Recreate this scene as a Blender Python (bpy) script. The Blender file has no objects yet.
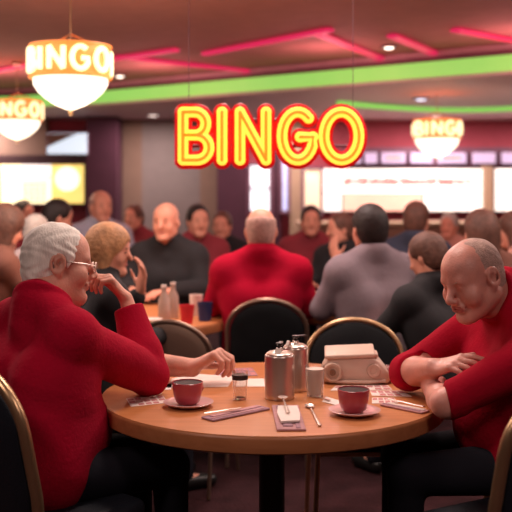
import bpy, bmesh, math, random
import numpy as np
from mathutils import Vector, Matrix
random.seed(7)
PI = math.pi
SC = bpy.context.scene
COL = SC.collection

# ------------------------------------------------------------------ camera, world, exposure
CAMH, F, HZ = 1.455, 950.0, 190.0          # eye height, focal length in pixels, horizon row
cd = bpy.data.cameras.new('camera'); cam = bpy.data.objects.new('camera', cd); COL.objects.link(cam)
cam.location = (0, 0, CAMH); cam.rotation_euler = (PI/2, 0, 0)
cd.sensor_width = 36; cd.lens = 36*F/512; cd.shift_y = -(256-HZ)/512
cd.clip_start = 0.05; cd.clip_end = 100
cd.dof.use_dof = True; cd.dof.focus_distance = 3.15
cd.dof.aperture_fstop = cd.lens/1000/0.026
SC.camera = cam
SC.view_settings.view_transform = 'Standard'; SC.view_settings.look = 'None'
SC.view_settings.gamma = 1; SC.view_settings.use_curve_mapping = False
SC.view_settings.exposure = 0.0
SC.cycles.use_denoising = True
SC.cycles.max_bounces = 7
SC.cycles.sample_clamp_indirect = 6
w = bpy.data.worlds.new('world'); SC.world = w; w.use_nodes = True
w.node_tree.nodes['Background'].inputs[0].default_value = (1, .75, .7, 1)
w.node_tree.nodes['Background'].inputs[1].default_value = 0.05

def area(loc, size, power, color, rot=(0, 0, 0), sy=None, spread=None):
    l = bpy.data.lights.new('fill_lamp', 'AREA'); l.energy = power; l.color = color; l.size = size
    if sy: l.shape = 'RECTANGLE'; l.size_y = sy
    if spread: l.spread = spread
    o = bpy.data.objects.new('fill_lamp', l); o.location = loc; o.rotation_euler = rot; COL.objects.link(o)
    return o
CEIL = 2.66
# added soffit lights to brighten the far walls and crowd (fittings built below)
WASH = [(-3.6, 12.2), (-1.3, 12.0), (.45, 12.1), (2.3, 12.1), (4.0, 12.0)]
for lx, ly in WASH:
    a_ = area((lx, ly, 2.375), .12, 36, (1, .80, .76)); a_.data.shape = 'DISK'
FAR_FILL = [(-2.6, 5.4), (0, 5.4), (2.6, 5.4)]  # added fill panels, kept out of view, brightening the distant crowd
for lx, ly in FAR_FILL: area((lx, ly, CEIL-.035), .5, 42, (1, .76, .70))
# glow of the pink ceiling neon
for lx, ly in ((-1.0, 9.2), (.6, 8.0), (2.0, 7.2), (-2.6, 9.6)):
    pl = bpy.data.lights.new('neon_glow', 'POINT'); pl.energy = 14; pl.color = (1, .30, .32); pl.shadow_soft_size = .3
    po = bpy.data.objects.new('neon_glow', pl); po.location = (lx, ly, 2.35); COL.objects.link(po)
# added fill lights above the view, some near the camera (panel fittings below)
FILL_PANELS = [((.15, 3.55), 20, (1, .80, .70)), ((-1.5, 1.2), 24, (1, .74, .66)), ((1.2, .9), 22, (1, .72, .66)),
          ((-1.6, 4.5), 16, (1, .74, .66)), ((1.2, 4.5), 16, (1, .74, .66)), ((3.2, 4.0), 22, (1, .72, .66))]
for (lx, ly), pw, c in FILL_PANELS:
    area((lx, ly, CEIL-.035), .55, pw, c)

# ------------------------------------------------------------------ pixel-row helpers (give metres)
def X(px, Y): return (px-256)*Y/F
def Z(py, Y): return CAMH-(py-HZ)*Y/F
TZ = 0.74
def T(px, py):
    Y = (CAMH-TZ)*F/(py-HZ); return X(px, Y), Y

# ------------------------------------------------------------------ materials
def mat(name, col, rough=.6, metal=0, var=.08, vscale=8, bump=0, bscale=60, emit=None, es=0, trans=0, sss=0, coat=0, sheen=0, stretch=None, ior=1.45):
    m = bpy.data.materials.new(name); m.use_nodes = True
    nt = m.node_tree; b = nt.nodes['Principled BSDF']
    b.inputs['Roughness'].default_value = rough; b.inputs['Metallic'].default_value = metal
    b.inputs['IOR'].default_value = ior
    if trans: b.inputs['Transmission Weight'].default_value = trans
    if sss:
        b.inputs['Subsurface Weight'].default_value = sss; b.inputs['Subsurface Radius'].default_value = (.012, .005, .003)
        b.inputs['Subsurface Scale'].default_value = 1
    if coat: b.inputs['Coat Weight'].default_value = coat
    if sheen: b.inputs['Sheen Weight'].default_value = sheen; b.inputs['Sheen Roughness'].default_value = .5
    tc = nt.nodes.new('ShaderNodeTexCoord'); mp = nt.nodes.new('ShaderNodeMapping')
    nt.links.new(tc.outputs['Object'], mp.inputs[0])
    if stretch: mp.inputs['Scale'].default_value = stretch
    n = nt.nodes.new('ShaderNodeTexNoise'); n.inputs['Scale'].default_value = vscale; n.inputs['Detail'].default_value = 5
    nt.links.new(mp.outputs[0], n.inputs[0])
    r = nt.nodes.new('ShaderNodeValToRGB')
    r.color_ramp.elements[0].position = .3; r.color_ramp.elements[1].position = .7
    r.color_ramp.elements[0].color = tuple(max(0, c*(1-var)) for c in col)+(1,)
    r.color_ramp.elements[1].color = tuple(min(1, c*(1+var)) for c in col)+(1,)
    nt.links.new(n.outputs[0], r.inputs[0]); nt.links.new(r.outputs[0], b.inputs['Base Color'])
    if bump:
        n2 = nt.nodes.new('ShaderNodeTexNoise'); n2.inputs['Scale'].default_value = bscale; n2.inputs['Detail'].default_value = 3
        nt.links.new(mp.outputs[0], n2.inputs[0])
        bp = nt.nodes.new('ShaderNodeBump'); bp.inputs['Strength'].default_value = bump; bp.inputs['Distance'].default_value = .01
        nt.links.new(n2.outputs[0], bp.inputs['Height']); nt.links.new(bp.outputs[0], b.inputs['Normal'])
    if emit:
        b.inputs['Emission Color'].default_value = tuple(emit)+(1,); b.inputs['Emission Strength'].default_value = es
    return m
M = {}
def mm(k, *a, **kw):
    if k not in M: M[k] = mat(k, *a, **kw)
    return M[k]
mm('skin', (.66, .31, .23), .5, var=.16, vscale=14, sss=.12, bump=.15, bscale=120)
mm('skin_ruddy', (.66, .29, .23), .42, var=.16, vscale=14, sss=.12, bump=.15, bscale=120)
mm('skin_bg', (.66, .28, .19), .55, var=.12)
mm('lips', (.42, .10, .09), .45)
mm('red_knit', (.37, .003, .024), .95, var=.12, vscale=5, bump=.25, bscale=90)
mm('red_polo', (.37, .003, .020), .95, var=.12, vscale=5, bump=.2, bscale=90)
mm('dark_trousers', (.012, .012, .018), .8)
mm('black_shoe', (.01, .01, .01), .4)
mm('hair_white', (.80, .73, .67), .75, var=.10, vscale=30, bump=.35, bscale=150, stretch=(1, 1, .3))
mm('hair_stub', (.50, .31, .26), .7, var=.2, vscale=50, bump=.6, bscale=200)
mm('hair_dark', (.018, .010, .009), .6, var=.3, vscale=30, bump=.5)
mm('hair_brown', (.11, .045, .03), .6, var=.3, vscale=30, bump=.5)
mm('hair_blond', (.45, .22, .10), .6, var=.3, vscale=30, bump=.5)
mm('hair_grey', (.48, .42, .38), .7, var=.2, vscale=30, bump=.5)
mm('brass', (.55, .36, .20), .32, metal=.85, var=.1)
mm('bronze', (.30, .20, .15), .35, metal=.8, var=.1)
mm('steel', (.70, .60, .54), .34, metal=1, var=.06, vscale=30, stretch=(1, 1, .05))
mm('black_plastic', (.02, .018, .018), .35)
mm('navy_vinyl', (.008, .011, .018), .55, var=.2, bump=.2, bscale=150)
mm('black_fabric', (.012, .013, .015), .75, var=.2, bump=.2, bscale=150)
mm('cup_red', (.42, .05, .075), .28, coat=.3, var=.04)
mm('saucer_pink', (.60, .34, .33), .3, coat=.3, var=.04)
mm('coffee', (.008, .004, .003), .45, var=.1)
mm('glass', (.95, .92, .9), .03, trans=.95, var=.0)
mm('milk', (.85, .72, .64), .5, var=.05)
mm('beige_plastic', (.62, .45, .36), .45, var=.05)
mm('paper', (.80, .68, .62), .8, var=.04)
mm('pink_napkin', (.50, .26, .27), .85, var=.12, vscale=40, bump=.3, bscale=100)
mm('lilac_napkin', (.36, .20, .24), .85, var=.12, vscale=40, bump=.3)
mm('card_print', (.55, .20, .20), .7, var=.25, vscale=120)
mm('carpet', (.035, .012, .014), .95, var=.4, vscale=6, bump=.4)
mm('ceiling_paint', (.50, .26, .24), .8, var=.05)
mm('soffit_paint', (.62, .45, .50), .6, var=.05)
mm('maroon_wall', (.42, .07, .10), .8, var=.06)
mm('side_wall', (.12, .05, .05), .8)
mm('grey_wall', (.20, .16, .15), .8, var=.05)
mm('taupe_wall', (.21, .13, .095), .8, var=.05)
mm('plum_wall', (.06, .014, .03), .7, var=.08)
mm('tan_wall', (.42, .28, .19), .8, var=.05)
mm('dark_beam', (.04, .012, .015), .7)
mm('pedestal', (.015, .013, .013), .5)

def emis(k, col, s): return mm(k, tuple(c*.8 for c in col), .5, emit=col, es=s)
emis('neon_yellow', (1, .62, .06), 1.35)
emis('neon_orange', (1, .22, .01), 1.0)
emis('red_halo', (.62, .0, .004), .6)  # red glow around the sign letters, put into a glowing colour
emis('green_neon', (.25, .62, .12), .9)
emis('pink_neon', (.66, .022, .10), .9)
emis('bulb', (1, .85, .7), 3.5)
emis('blue_bulb', (.75, .8, 1), 1.6)
emis('bowl_glow', (1, .88, .70), 1.9)
emis('cream_letter', (1, .86, .50), 1.5)
emis('amber_band', (.95, .30, .06), .75)
emis('window_white', (.95, .95, 1), 1.3)
emis('window_blue', (.55, .6, .95), .7)
emis('window_cream', (1, .72, .5), .8)
emis('sign_white', (1, .93, .86), 1.12)
emis('sign_pink', (1, .55, .42), .8)
emis('menu_yellow', (1, .74, .20), 1.0)
emis('menu_cream', (1, .86, .52), 1.8)
emis('tv_blue', (.72, .87, 1), .85)
emis('lilac_panel', (.55, .42, .62), .62)
emis('fill_diffuser', (1, .8, .7), 2.0)  # glowing face of the added fill fittings
mm('red_print', (.45, .02, .02), .6)
mm('frame_mauve', (.17, .07, .11), .6)
mm('counter_wood', (.25, .10, .06), .5)

for k_ in ('coffee', 'red_knit', 'red_polo', 'carpet', 'dark_trousers', 'black_fabric'): M[k_].node_tree.nodes['Principled BSDF'].inputs['Specular IOR Level'].default_value = .15
# wood-look laminate
def wood(name, c1, c2, rough=.33):
    m = bpy.data.materials.new(name); m.use_nodes = True; nt = m.node_tree; b = nt.nodes['Principled BSDF']
    tc = nt.nodes.new('ShaderNodeTexCoord'); mp = nt.nodes.new('ShaderNodeMapping'); mp.inputs['Scale'].default_value = (1.2, 14, 14)
    n = nt.nodes.new('ShaderNodeTexNoise'); n.inputs['Scale'].default_value = 3; n.inputs['Detail'].default_value = 8; n.inputs['Distortion'].default_value = .6
    r = nt.nodes.new('ShaderNodeValToRGB'); r.color_ramp.elements[0].position = .35; r.color_ramp.elements[1].position = .65
    r.color_ramp.elements[0].color = c1+(1,); r.color_ramp.elements[1].color = c2+(1,)
    nt.links.new(tc.outputs['Object'], mp.inputs[0]); nt.links.new(mp.outputs[0], n.inputs[0])
    nt.links.new(n.outputs[0], r.inputs[0]); nt.links.new(r.outputs[0], b.inputs['Base Color'])
    b.inputs['Roughness'].default_value = rough
    M[name] = m
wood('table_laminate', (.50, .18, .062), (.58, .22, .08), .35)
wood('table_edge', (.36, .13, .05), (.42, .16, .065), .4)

# ------------------------------------------------------------------ mesh helpers
class MB:
    def __init__(s): s.v = []; s.f = []
    def add(s, vs, fs):
        n = len(s.v); s.v += [tuple(p) for p in vs]; s.f += [tuple(i+n for i in f) for f in fs]; return s
    def box(s, c, d, rz=0, bev=0, rot=None):
        bm = bmesh.new(); bmesh.ops.create_cube(bm, size=1)
        for v in bm.verts: v.co = Vector((v.co.x*d[0], v.co.y*d[1], v.co.z*d[2]))
        if bev: bmesh.ops.bevel(bm, geom=bm.edges[:], offset=min(bev, min(d)*.45), segments=3, profile=.5, affect='EDGES')
        R = rot if rot is not None else Matrix.Rotation(rz, 3, 'Z')
        bm.verts.index_update()
        s.add([R @ v.co + Vector(c) for v in bm.verts], [[v.index for v in f.verts] for f in bm.faces]); bm.free(); return s
    def tube(s, pts, r, n=12, closed=False, ry=None, up=None, caps=True):
        pts = [Vector(p) for p in pts]; N = len(pts); rings = []
        prev = None
        for i, p in enumerate(pts):
            a = pts[(i-1) % N] if (closed or i > 0) else p; b = pts[(i+1) % N] if (closed or i < N-1) else p
            t = (b-a).normalized()
            if up is not None: u = (Vector(up)-t*t.dot(Vector(up))).normalized()
            elif prev is None:
                u = t.orthogonal().normalized()
            else: u = (prev-t*t.dot(prev)).normalized()
            prev = u; vv = t.cross(u)
            rr = r[i] if isinstance(r, (list, tuple)) else r; r2 = ry if ry else rr
            rings.append([p+u*(math.cos(2*PI*k/n)*r2)+vv*(math.sin(2*PI*k/n)*rr) for k in range(n)])
        vs = [q for rg in rings for q in rg]; fs = []
        for i in range(N if closed else N-1):
            j = (i+1) % N
            for k in range(n):
                k2 = (k+1) % n; fs.append((i*n+k, i*n+k2, j*n+k2, j*n+k))
        if not closed and caps: fs += [tuple(range(n))[::-1], tuple((N-1)*n+k for k in range(n))]
        return s.add(vs, fs)
    def lathe(s, prof, c=(0, 0, 0), n=40, sx=1, sy=1):
        vs = []; fs = []
        for (r, z) in prof:
            for k in range(n):
                a = 2*PI*k/n; vs.append((c[0]+r*math.cos(a)*sx, c[1]+r*math.sin(a)*sy, c[2]+z))
        for i in range(len(prof)-1):
            for k in range(n):
                k2 = (k+1) % n; fs.append((i*n+k, i*n+k2, (i+1)*n+k2, (i+1)*n+k))
        if prof[0][0] > 1e-5: fs.append(tuple(range(n))[::-1])
        if prof[-1][0] > 1e-5: fs.append(tuple((len(prof)-1)*n+k for k in range(n)))
        return s.add(vs, fs)
    def prism(s, outline, a, b, M3=None, c=(0, 0, 0)):
        # outline in (u,w) plane extruded along v from a to b; local (u,v,w)
        n = len(outline); vs = [(u, a, w) for u, w in outline]+[(u, b, w) for u, w in outline]
        if M3 is not None: vs = [M3 @ Vector(v) for v in vs]
        vs = [Vector(v)+Vector(c) for v in vs]
        fs = [tuple(range(n)), tuple(range(2*n-1, n-1, -1))]+[(k, (k+1) % n+0, (k+1) % n+n, k+n) for k in range(n)]
        return s.add(vs, [tuple(f) for f in fs])
    def mesh(s, name, m, smooth=True, ang=40):
        me = bpy.data.meshes.new(name); me.from_pydata(s.v, [], s.f)
        bm = bmesh.new(); bm.from_mesh(me); bmesh.ops.remove_doubles(bm, verts=bm.verts, dist=1e-6)
        bmesh.ops.recalc_face_normals(bm, faces=bm.faces)
        if smooth:
            for f in bm.faces: f.smooth = True
            for e in bm.edges:
                if len(e.link_faces) == 2 and e.calc_face_angle(0) > math.radians(ang): e.smooth = False
        bm.to_mesh(me); bm.free()
        if m: me.materials.append(M[m] if isinstance(m, str) else m)
        return me
    def obj(s, name, m, parent=None, **kw):
        return put(name, s.mesh(name, m, **kw), parent)
def put(name, me, parent=None):
    o = bpy.data.objects.new(name, me); COL.objects.link(o)
    if parent: o.parent = parent
    return o
def tag(o, label, cat, group=None):
    o['label'] = label; o['category'] = cat
    if group: o['group'] = group
    return o
def thing(name, label, cat, loc=(0, 0, 0), rz=0, group=None):
    o = bpy.data.objects.new(name, None); COL.objects.link(o); o.location = loc; o.rotation_euler = (0, 0, rz)
    o.empty_display_size = .05
    return tag(o, label, cat, group)
def struct(name, mb, m, **kw):
    o = mb.obj(name, m, **kw); o['kind'] = 'structure'; return o
def copy_tree(o, parent=None):
    c = o.copy(); COL.objects.link(c)
    if parent: c.parent = parent
    for ch in list(o.children): copy_tree(ch, c)
    return c

# ------------------------------------------------------------------ room shell
WY = 13.0; WX = 6.2; Y0 = -2.2
struct('floor', MB().box((0, (WY+Y0)/2, -.05), (2*WX, WY-Y0, .1)), 'carpet', smooth=False)
struct('wall_left', MB().box((-WX-.06, (WY+Y0)/2, 1.6), (.12, WY-Y0, 3.3)), 'side_wall', smooth=False)
struct('wall_right', MB().box((WX+.06, (WY+Y0)/2, 1.6), (.12, WY-Y0, 3.3)), 'side_wall', smooth=False)
struct('wall_front', MB().box((0, Y0-.06, 1.6), (2*WX+.24, .12, 3.3)), 'side_wall', smooth=False)
struct('wall_back', MB().box((0, WY+.06, 1.6), (2*WX+.24, .12, 3.3)), 'maroon_wall', smooth=False)
# main ceiling ends at the lit bulkhead edge, the lower soffit runs on to the back wall
E = [(-WX+.03, 11.9), (-2.9, 11.3), (X(60, 10.95), 10.95), (X(103, 10.7), 10.7), (X(332, 8.86), 8.86), (X(512, 7.8), 7.8), (WX-.04, 4.9)]
def slab(poly, z0, z1):
    n = len(poly); return MB().add([(x, y, z0) for x, y in poly]+[(x, y, z1) for x, y in poly],
        [tuple(range(n))[::-1], tuple(range(n, 2*n))]+[(k, (k+1) % n, (k+1) % n+n, k+n) for k in range(n)])
struct('ceiling', slab([(-WX, Y0), (WX, Y0), (WX, WY), (-WX, WY)], CEIL, CEIL+.1), 'ceiling_paint', smooth=False)
struct('trim_1', slab(E[::-1]+[(-WX+.03, WY), (WX-.04, WY)], 2.41, CEIL-.002), 'soffit_paint', smooth=False)

# green lit band along the bulkhead edge
def ribbon(path, z0, z1, d):
    mb = MB(); vs = []; fs = []
    for i, (x, y) in enumerate(path):
        a = Vector(path[max(0, i-1)]); b = Vector(path[min(len(path)-1, i+1)]); t = (b-a).normalized(); nrm = Vector((t.y, -t.x))
        for dd in (.001, d):
            for z in (z0, z1): vs.append((x+nrm.x*dd, y+nrm.y*dd, z))
    for i in range(len(path)-1):
        a, b = 4*i, 4*i+4
        fs += [(a+2, b+2, b+3, a+3), (a, a+1, b+1, b), (a, b, b+2, a+2), (a+1, a+3, b+3, b+1)]
    fs += [(0, 2, 3, 1), (4*len(path)-4, 4*len(path)-3, 4*len(path)-1, 4*len(path)-2)]
    return mb.add(vs, fs)
gb = thing('neon_band', 'long green light band along the edge of the dropped ceiling', 'neon light', (0, 0, 0))
ribbon(E, 2.435, 2.565, .03).obj('light_strip', 'green_neon', gb, smooth=False)
ribbon(E, 2.567, 2.60, .045).obj('cover_trim', 'frame_mauve', gb, smooth=False)
# second shorter green strip under the soffit
c2 = []
for i in range(15):
    px = 338+i*(520-338)/14; py = 103+7*math.sin(i/14*PI*.75); Y = (2.385-CAMH)*F/(HZ-py); c2.append((X(px, Y), Y, 2.385))
tag(MB().tube(c2, .03, 8).obj('neon_strip', 'green_neon'), 'short curved green strip light under the soffit, right of the big sign', 'neon light')
# pink strips on the ceiling
def cpt(px, py, z=CEIL-.02):
    Y = (z-CAMH)*F/(HZ-py); return (X(px, Y), Y, z)
pk = [((100, 61), (176, 50), 'starting beside the large lit chandelier and running up to the right'),
      ((118, 57), (264, 73), 'running down right behind the large chandelier to above the yellow sign'),
      ((205, 54), (330, 30), 'rising to the right above the middle of the yellow sign'),
      ((318, 34), (384, 60), 'slanting down above the right end of the yellow sign'),
      ((392, 36), (442, 57), 'short one slanting down near the far right bulkhead'),
      ((-8, 72), (34, 64), 'left of the large lit chandelier at the edge of view'),
      ((455, 30), (520, 42), 'topmost at the right edge of view')]
for (a, b, s) in pk:
    p = cpt(*a); q = cpt(*b)
    tag(MB().tube([p, q], .05, 8, ry=.018, up=(0, 0, 1)).obj('neon_tube', 'pink_neon'), 'pink ceiling neon tube '+s, 'neon light', 'pink neon tubes on the ceiling')
mb = MB()
# round downlights
def downlight(px, py, z, m, label, r=.05):
    p = cpt(px, py, z)
    t = thing('downlight', label, 'ceiling light', p, 0, 'small round downlights')
    MB().lathe([(r+.02, .0), (r+.02, -.012), (r, -.016), (r, 0)]).obj('trim_ring', 'frame_mauve', t)
    MB().lathe([(0, -.03), (r*.6, -.025), (r*.95, -.008), (r*.95, .0)]).obj('bulb', m, t)
downlight(120, 75, CEIL, 'bulb', 'small round ceiling spotlight just right of the large lit chandelier')
downlight(209, 74, CEIL, 'bulb', 'small round ceiling spotlight above the left half of the yellow sign')
downlight(389, 46, CEIL, 'bulb', 'small round ceiling spotlight up right of the yellow sign')
downlight(421, 60, CEIL, 'blue_bulb', 'bluish ceiling spotlight just in front of the green band', .06)
downlight(421, 98, 2.41, 'blue_bulb', 'bluish soffit spotlight right above the small bingo chandelier', .07)
# square fill light panels, added out of view to brighten the room
pl_labels = ['over the front round table', 'over the space behind the left chair', 'over the space near the right chair',
             'over the second row at the left', 'over the second row behind the sign', 'over the second row at the far right']
for ((lx, ly), pw, c), s in zip(FILL_PANELS, pl_labels):
    t = thing('fill_fitting', 'added unseen fill light panel '+s, 'ceiling light', (lx, ly, CEIL), 0, 'added square fill light panels')
    MB().box((-.31, 0, -.012), (.03, .65, .024)).box((.31, 0, -.012), (.03, .65, .024)).box((0, .31, -.012), (.59, .03, .024)).box((0, -.31, -.012), (.59, .03, .024)).obj('frame', 'frame_mauve', t, smooth=False)
    MB().box((0, 0, -.008), (.588, .588, .012)).obj('diffuser', 'fill_diffuser', t, smooth=False)

# back wall cladding, columns, windows: rows of the photograph at 12.9 m
def wall_panel(name, px0, px1, py0, py1, m, Yd=12.86, t=.12, kind='structure', bev=0):
    x0, x1 = X(px0, Yd), X(px1, Yd); z0, z1 = (0 if py1 is None else Z(py1, Yd)), (2.405 if py0 is None else Z(py0, Yd))
    o = MB().box(((x0+x1)/2, Yd+t/2, (z0+z1)/2), (x1-x0, t, z1-z0), bev=bev).obj(name, m, smooth=False)
    if kind: o['kind'] = kind
    return o
wall_panel('wall_panel_taupe', 112, 142, None, None, 'taupe_wall')
wall_panel('wall_panel_grey', 142, 200, None, None, 'grey_wall')
wall_panel('wall_panel_taupe', 200, 217, None, None, 'taupe_wall')
wall_panel('column_plum', 86, 117, None, None, 'plum_wall', 12.3, .5)
wall_panel('column_plum', 217, 247, None, None, 'plum_wall', 12.5, .35)
wall_panel('wall_panel_plum', 272, 281, None, None, 'plum_wall')
wall_panel('wall_panel_tan', 290, 302, None, None, 'tan_wall')
wall_panel('beam_left', -60, 90, 155, 163, 'dark_beam', 12.5, .3)
wall_panel('beam_left_upper', -60, 90, 104, 112, 'dark_beam', 12.5, .3)
def win(name, px0, px1, py0, py1, m, Yd=12.8, bars=0):
    x0, x1 = X(px0, Yd), X(px1, Yd); z0, z1 = Z(py1, Yd), Z(py0, Yd)
    o = MB().box(((x0+x1)/2, Yd+.05, (z0+z1)/2), (x1-x0, .04, z1-z0)).obj(name, m, smooth=False); o['kind'] = 'structure'
    f = MB()
    for x in (x0, x1): f.box((x, Yd+.04, (z0+z1)/2), (.04, .09, z1-z0+.04))
    for z in (z0, z1): f.box(((x0+x1)/2, Yd+.04, z), (x1-x0, .088, .04))
    for i in range(bars): f.box(((x0+x1)/2, Yd+.03, z0+(z1-z0)*(i+1)/(bars+1)), (x1-x0, .05, .025))
    f.obj('window_frame', 'frame_mauve', o, smooth=False); return o
win('window_1', 249, 271, 164, 212, 'window_white', bars=1)
win('window_2', 281, 289, 160, 212, 'window_blue')
win('window_3', 303, 322, 168, 214, 'window_cream')

# left backlit menu and television
def board(name, label, cat, px0, px1, py0, py1, Yd, panels, group=None):
    x0, x1 = X(px0, Yd), X(px1, Yd); z0, z1 = Z(py1, Yd), Z(py0, Yd)
    t = thing(name, label, cat, ((x0+x1)/2, Yd, z0), 0, group)
    W, H = x1-x0, z1-z0
    MB().box((0, .05, H/2), (W, .06, H), bev=.01).obj('housing', 'frame_mauve', t, smooth=False)
    for (a, b, c, d, m) in panels:   # fractions
        MB().box((-W/2+W*(a+b)/2, .008, H*(c+d)/2), (W*(b-a), .03, H*(d-c)), bev=.004).obj('lit_panel', m, t, smooth=False)
    return t, W, H
t, W, H = board('menu_board', 'yellow backlit menu board on the far left wall', 'menu board', -50, 85, 163, 205, 12.5,
      [(.01, .375, .04, .96, 'menu_yellow'), (.38, .52, .04, .96, 'menu_cream'), (.525, .75, .04, .66, 'menu_cream'), (.525, .75, .68, .96, 'sign_white'), (.755, .99, .04, .96, 'menu_yellow')])
for i in range(4):
    for j in range(5):
        MB().box((-W/2+W*(.56+.045*i), -.010, H*(.12+.1*j)), (W*.033, .008, .02)).obj('menu_line', 'counter_wood', t, smooth=False)
MB().lathe([(0, 0), (.16, .01), (.16, .0)], n=30).obj('dish_picture', 'sign_white', t).matrix_local = Matrix.Translation((W*.37, -.012, H*.62)) @ Matrix.Rotation(PI/2, 4, 'X')
t, W, H = board('television', 'pale blue glowing screen above the yellow menu board', 'screen', 46, 88, 132, 155, 12.2, [(.03, .97, .05, .95, 'tv_blue')])
MB().prism([(-W*.47, H*.93), (-W*.47, H*.35), (W*.25, H*.93)], -.012, -.006).obj('screen_shape', 'taupe_wall', t, smooth=False)
wall_panel('wall_panel_taupe', -60, 46, 112, 155, 'taupe_wall', 12.6, .2)

# right serving hatch: lilac sign strip, white lit signs, counter
x0, x1 = X(342, 12.9), X(535, 12.9)
struct('trim_2', MB().box(((x0+x1)/2, 12.89, 1.90), (x1-x0, .22, .26)), 'frame_mauve', smooth=False)
for i, (lx, ly) in enumerate(WASH):
    t = thing('fill_fitting', 'added round fill light in the soffit near the far wall, %s from the left' % ['first', 'second', 'third', 'fourth', 'fifth'][i], 'ceiling light', (lx, ly, 2.41), 0, 'added round fill lights')
    MB().lathe([(0, 0), (.085, 0), (.085, -.012), (.07, -.016), (0, -.016)], n=28).obj('frame', 'frame_mauve', t); MB().lathe([(0, -.0165), (.06, -.0165), (.055, -.022), (0, -.024)], n=24).obj('diffuser', 'fill_diffuser', t)
for i, (lx, ly) in enumerate(FAR_FILL):
    t = thing('fill_fitting', 'added unseen fill light panel over the distant crowd, %s' % ['left', 'middle', 'right'][i], 'ceiling light', (lx, ly, CEIL), 0, 'added square fill light panels')
    MB().box((0, 0, -.01), (.58, .58, .02), bev=.004).obj('frame', 'frame_mauve', t); MB().box((0, 0, -.022), (.52, .52, .006)).obj('diffuser', 'fill_diffuser', t, smooth=False)
ls = [(345, 362), (364, 378), (380, 407), (409, 434), (436, 468), (471, 497), (500, 530)]
for i, (a, b) in enumerate(ls):
    board('sign_panel', 'lilac lit panel, number %s from the left in the strip above the white sign' % ['one', 'two', 'three', 'four', 'five', 'six', 'seven'][i], 'sign', a, b, 151, 165, 12.7,
          [(.06, .94, .12, .88, 'lilac_panel')]+([(.2, .8, .3, .7, 'sign_pink')] if i in (2, 4) else []), 'lilac lit panels over the serving hatch')
t, W, H = board('lit_sign', 'long white lit sign with a faint red line of writing over the serving counter', 'sign', 322, 484, 168, 212, 12.6,
      [(.01, .99, .42, .98, 'sign_white'), (.01, .12, .02, .41, 'sign_white'), (.13, .62, .02, .41, 'sign_pink'), (.63, .99, .02, .41, 'sign_white')])
txt = MB(); x = -W*.36
rnd = random.Random(3)
while x < W*.42:
    ww = rnd.uniform(.045, .065)
    if rnd.random() > .14:
        hh = rnd.choice([.07, .07, .10])
        txt.box((x, -.011, H*.62+hh/2), (.026, .006, hh)).box((x+ww*.5, -.011, H*.62+.06), (ww*.7, .006, .02))
        if rnd.random() > .4: txt.box((x+ww*.7, -.011, H*.62+.03), (.018, .006, .06))
    x += ww+.012
txt.obj('lettering', 'red_print', t, smooth=False)
board('lit_sign', 'white lit sign cut off by the right edge, beside the long one', 'sign', 494, 545, 168, 212, 12.6, [(.02, .98, .02, .98, 'sign_white')])
wall_panel('pillar_tan', 485, 493, 166, None, 'tan_wall', 12.5, .3)
t = thing('serving_counter', 'long brown serving counter below the white lit sign', 'counter', (X(420, 12), 12.1, 0))
MB().box((0, 0, .5), (3.0, .6, 1.0), bev=.02).obj('body', 'counter_wood', t); MB().box((0, -.02, 1.03), (3.1, .7, .05), bev=.015).obj('worktop', 'tan_wall', t)

# ------------------------------------------------------------------ stroke letters
def arc(cx, cz, rx, rz, a0, a1, n=14): return [(cx+rx*math.cos(math.radians(a0+(a1-a0)*i/n)), cz+rz*math.sin(math.radians(a0+(a1-a0)*i/n))) for i in range(n+1)]
GL = {  # unit height strokes, width
 'B': (.72, [[(0, 0), (0, 1)], [(0, 1)]+arc(.30, .76, .26, .24, 90, -90)+[(0, .52)], [(0, .52)]+arc(.34, .26, .30, .26, 90, -90)+[(0, 0)]]),
 'I': (.16, [[(.04, 0), (.04, 1)]]),
 'N': (.72, [[(0, 0), (0, 1)], [(0, 1), (.58, 0)], [(.58, 0), (.58, 1)]]),
 'G': (.84, [arc(.40, .5, .40, .5, 48, 335, 24)+[(.78, .48), (.46, .48)]]),
 'O': (.86, [arc(.42, .5, .42, .5, 0, 360, 28)]),
}
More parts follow.
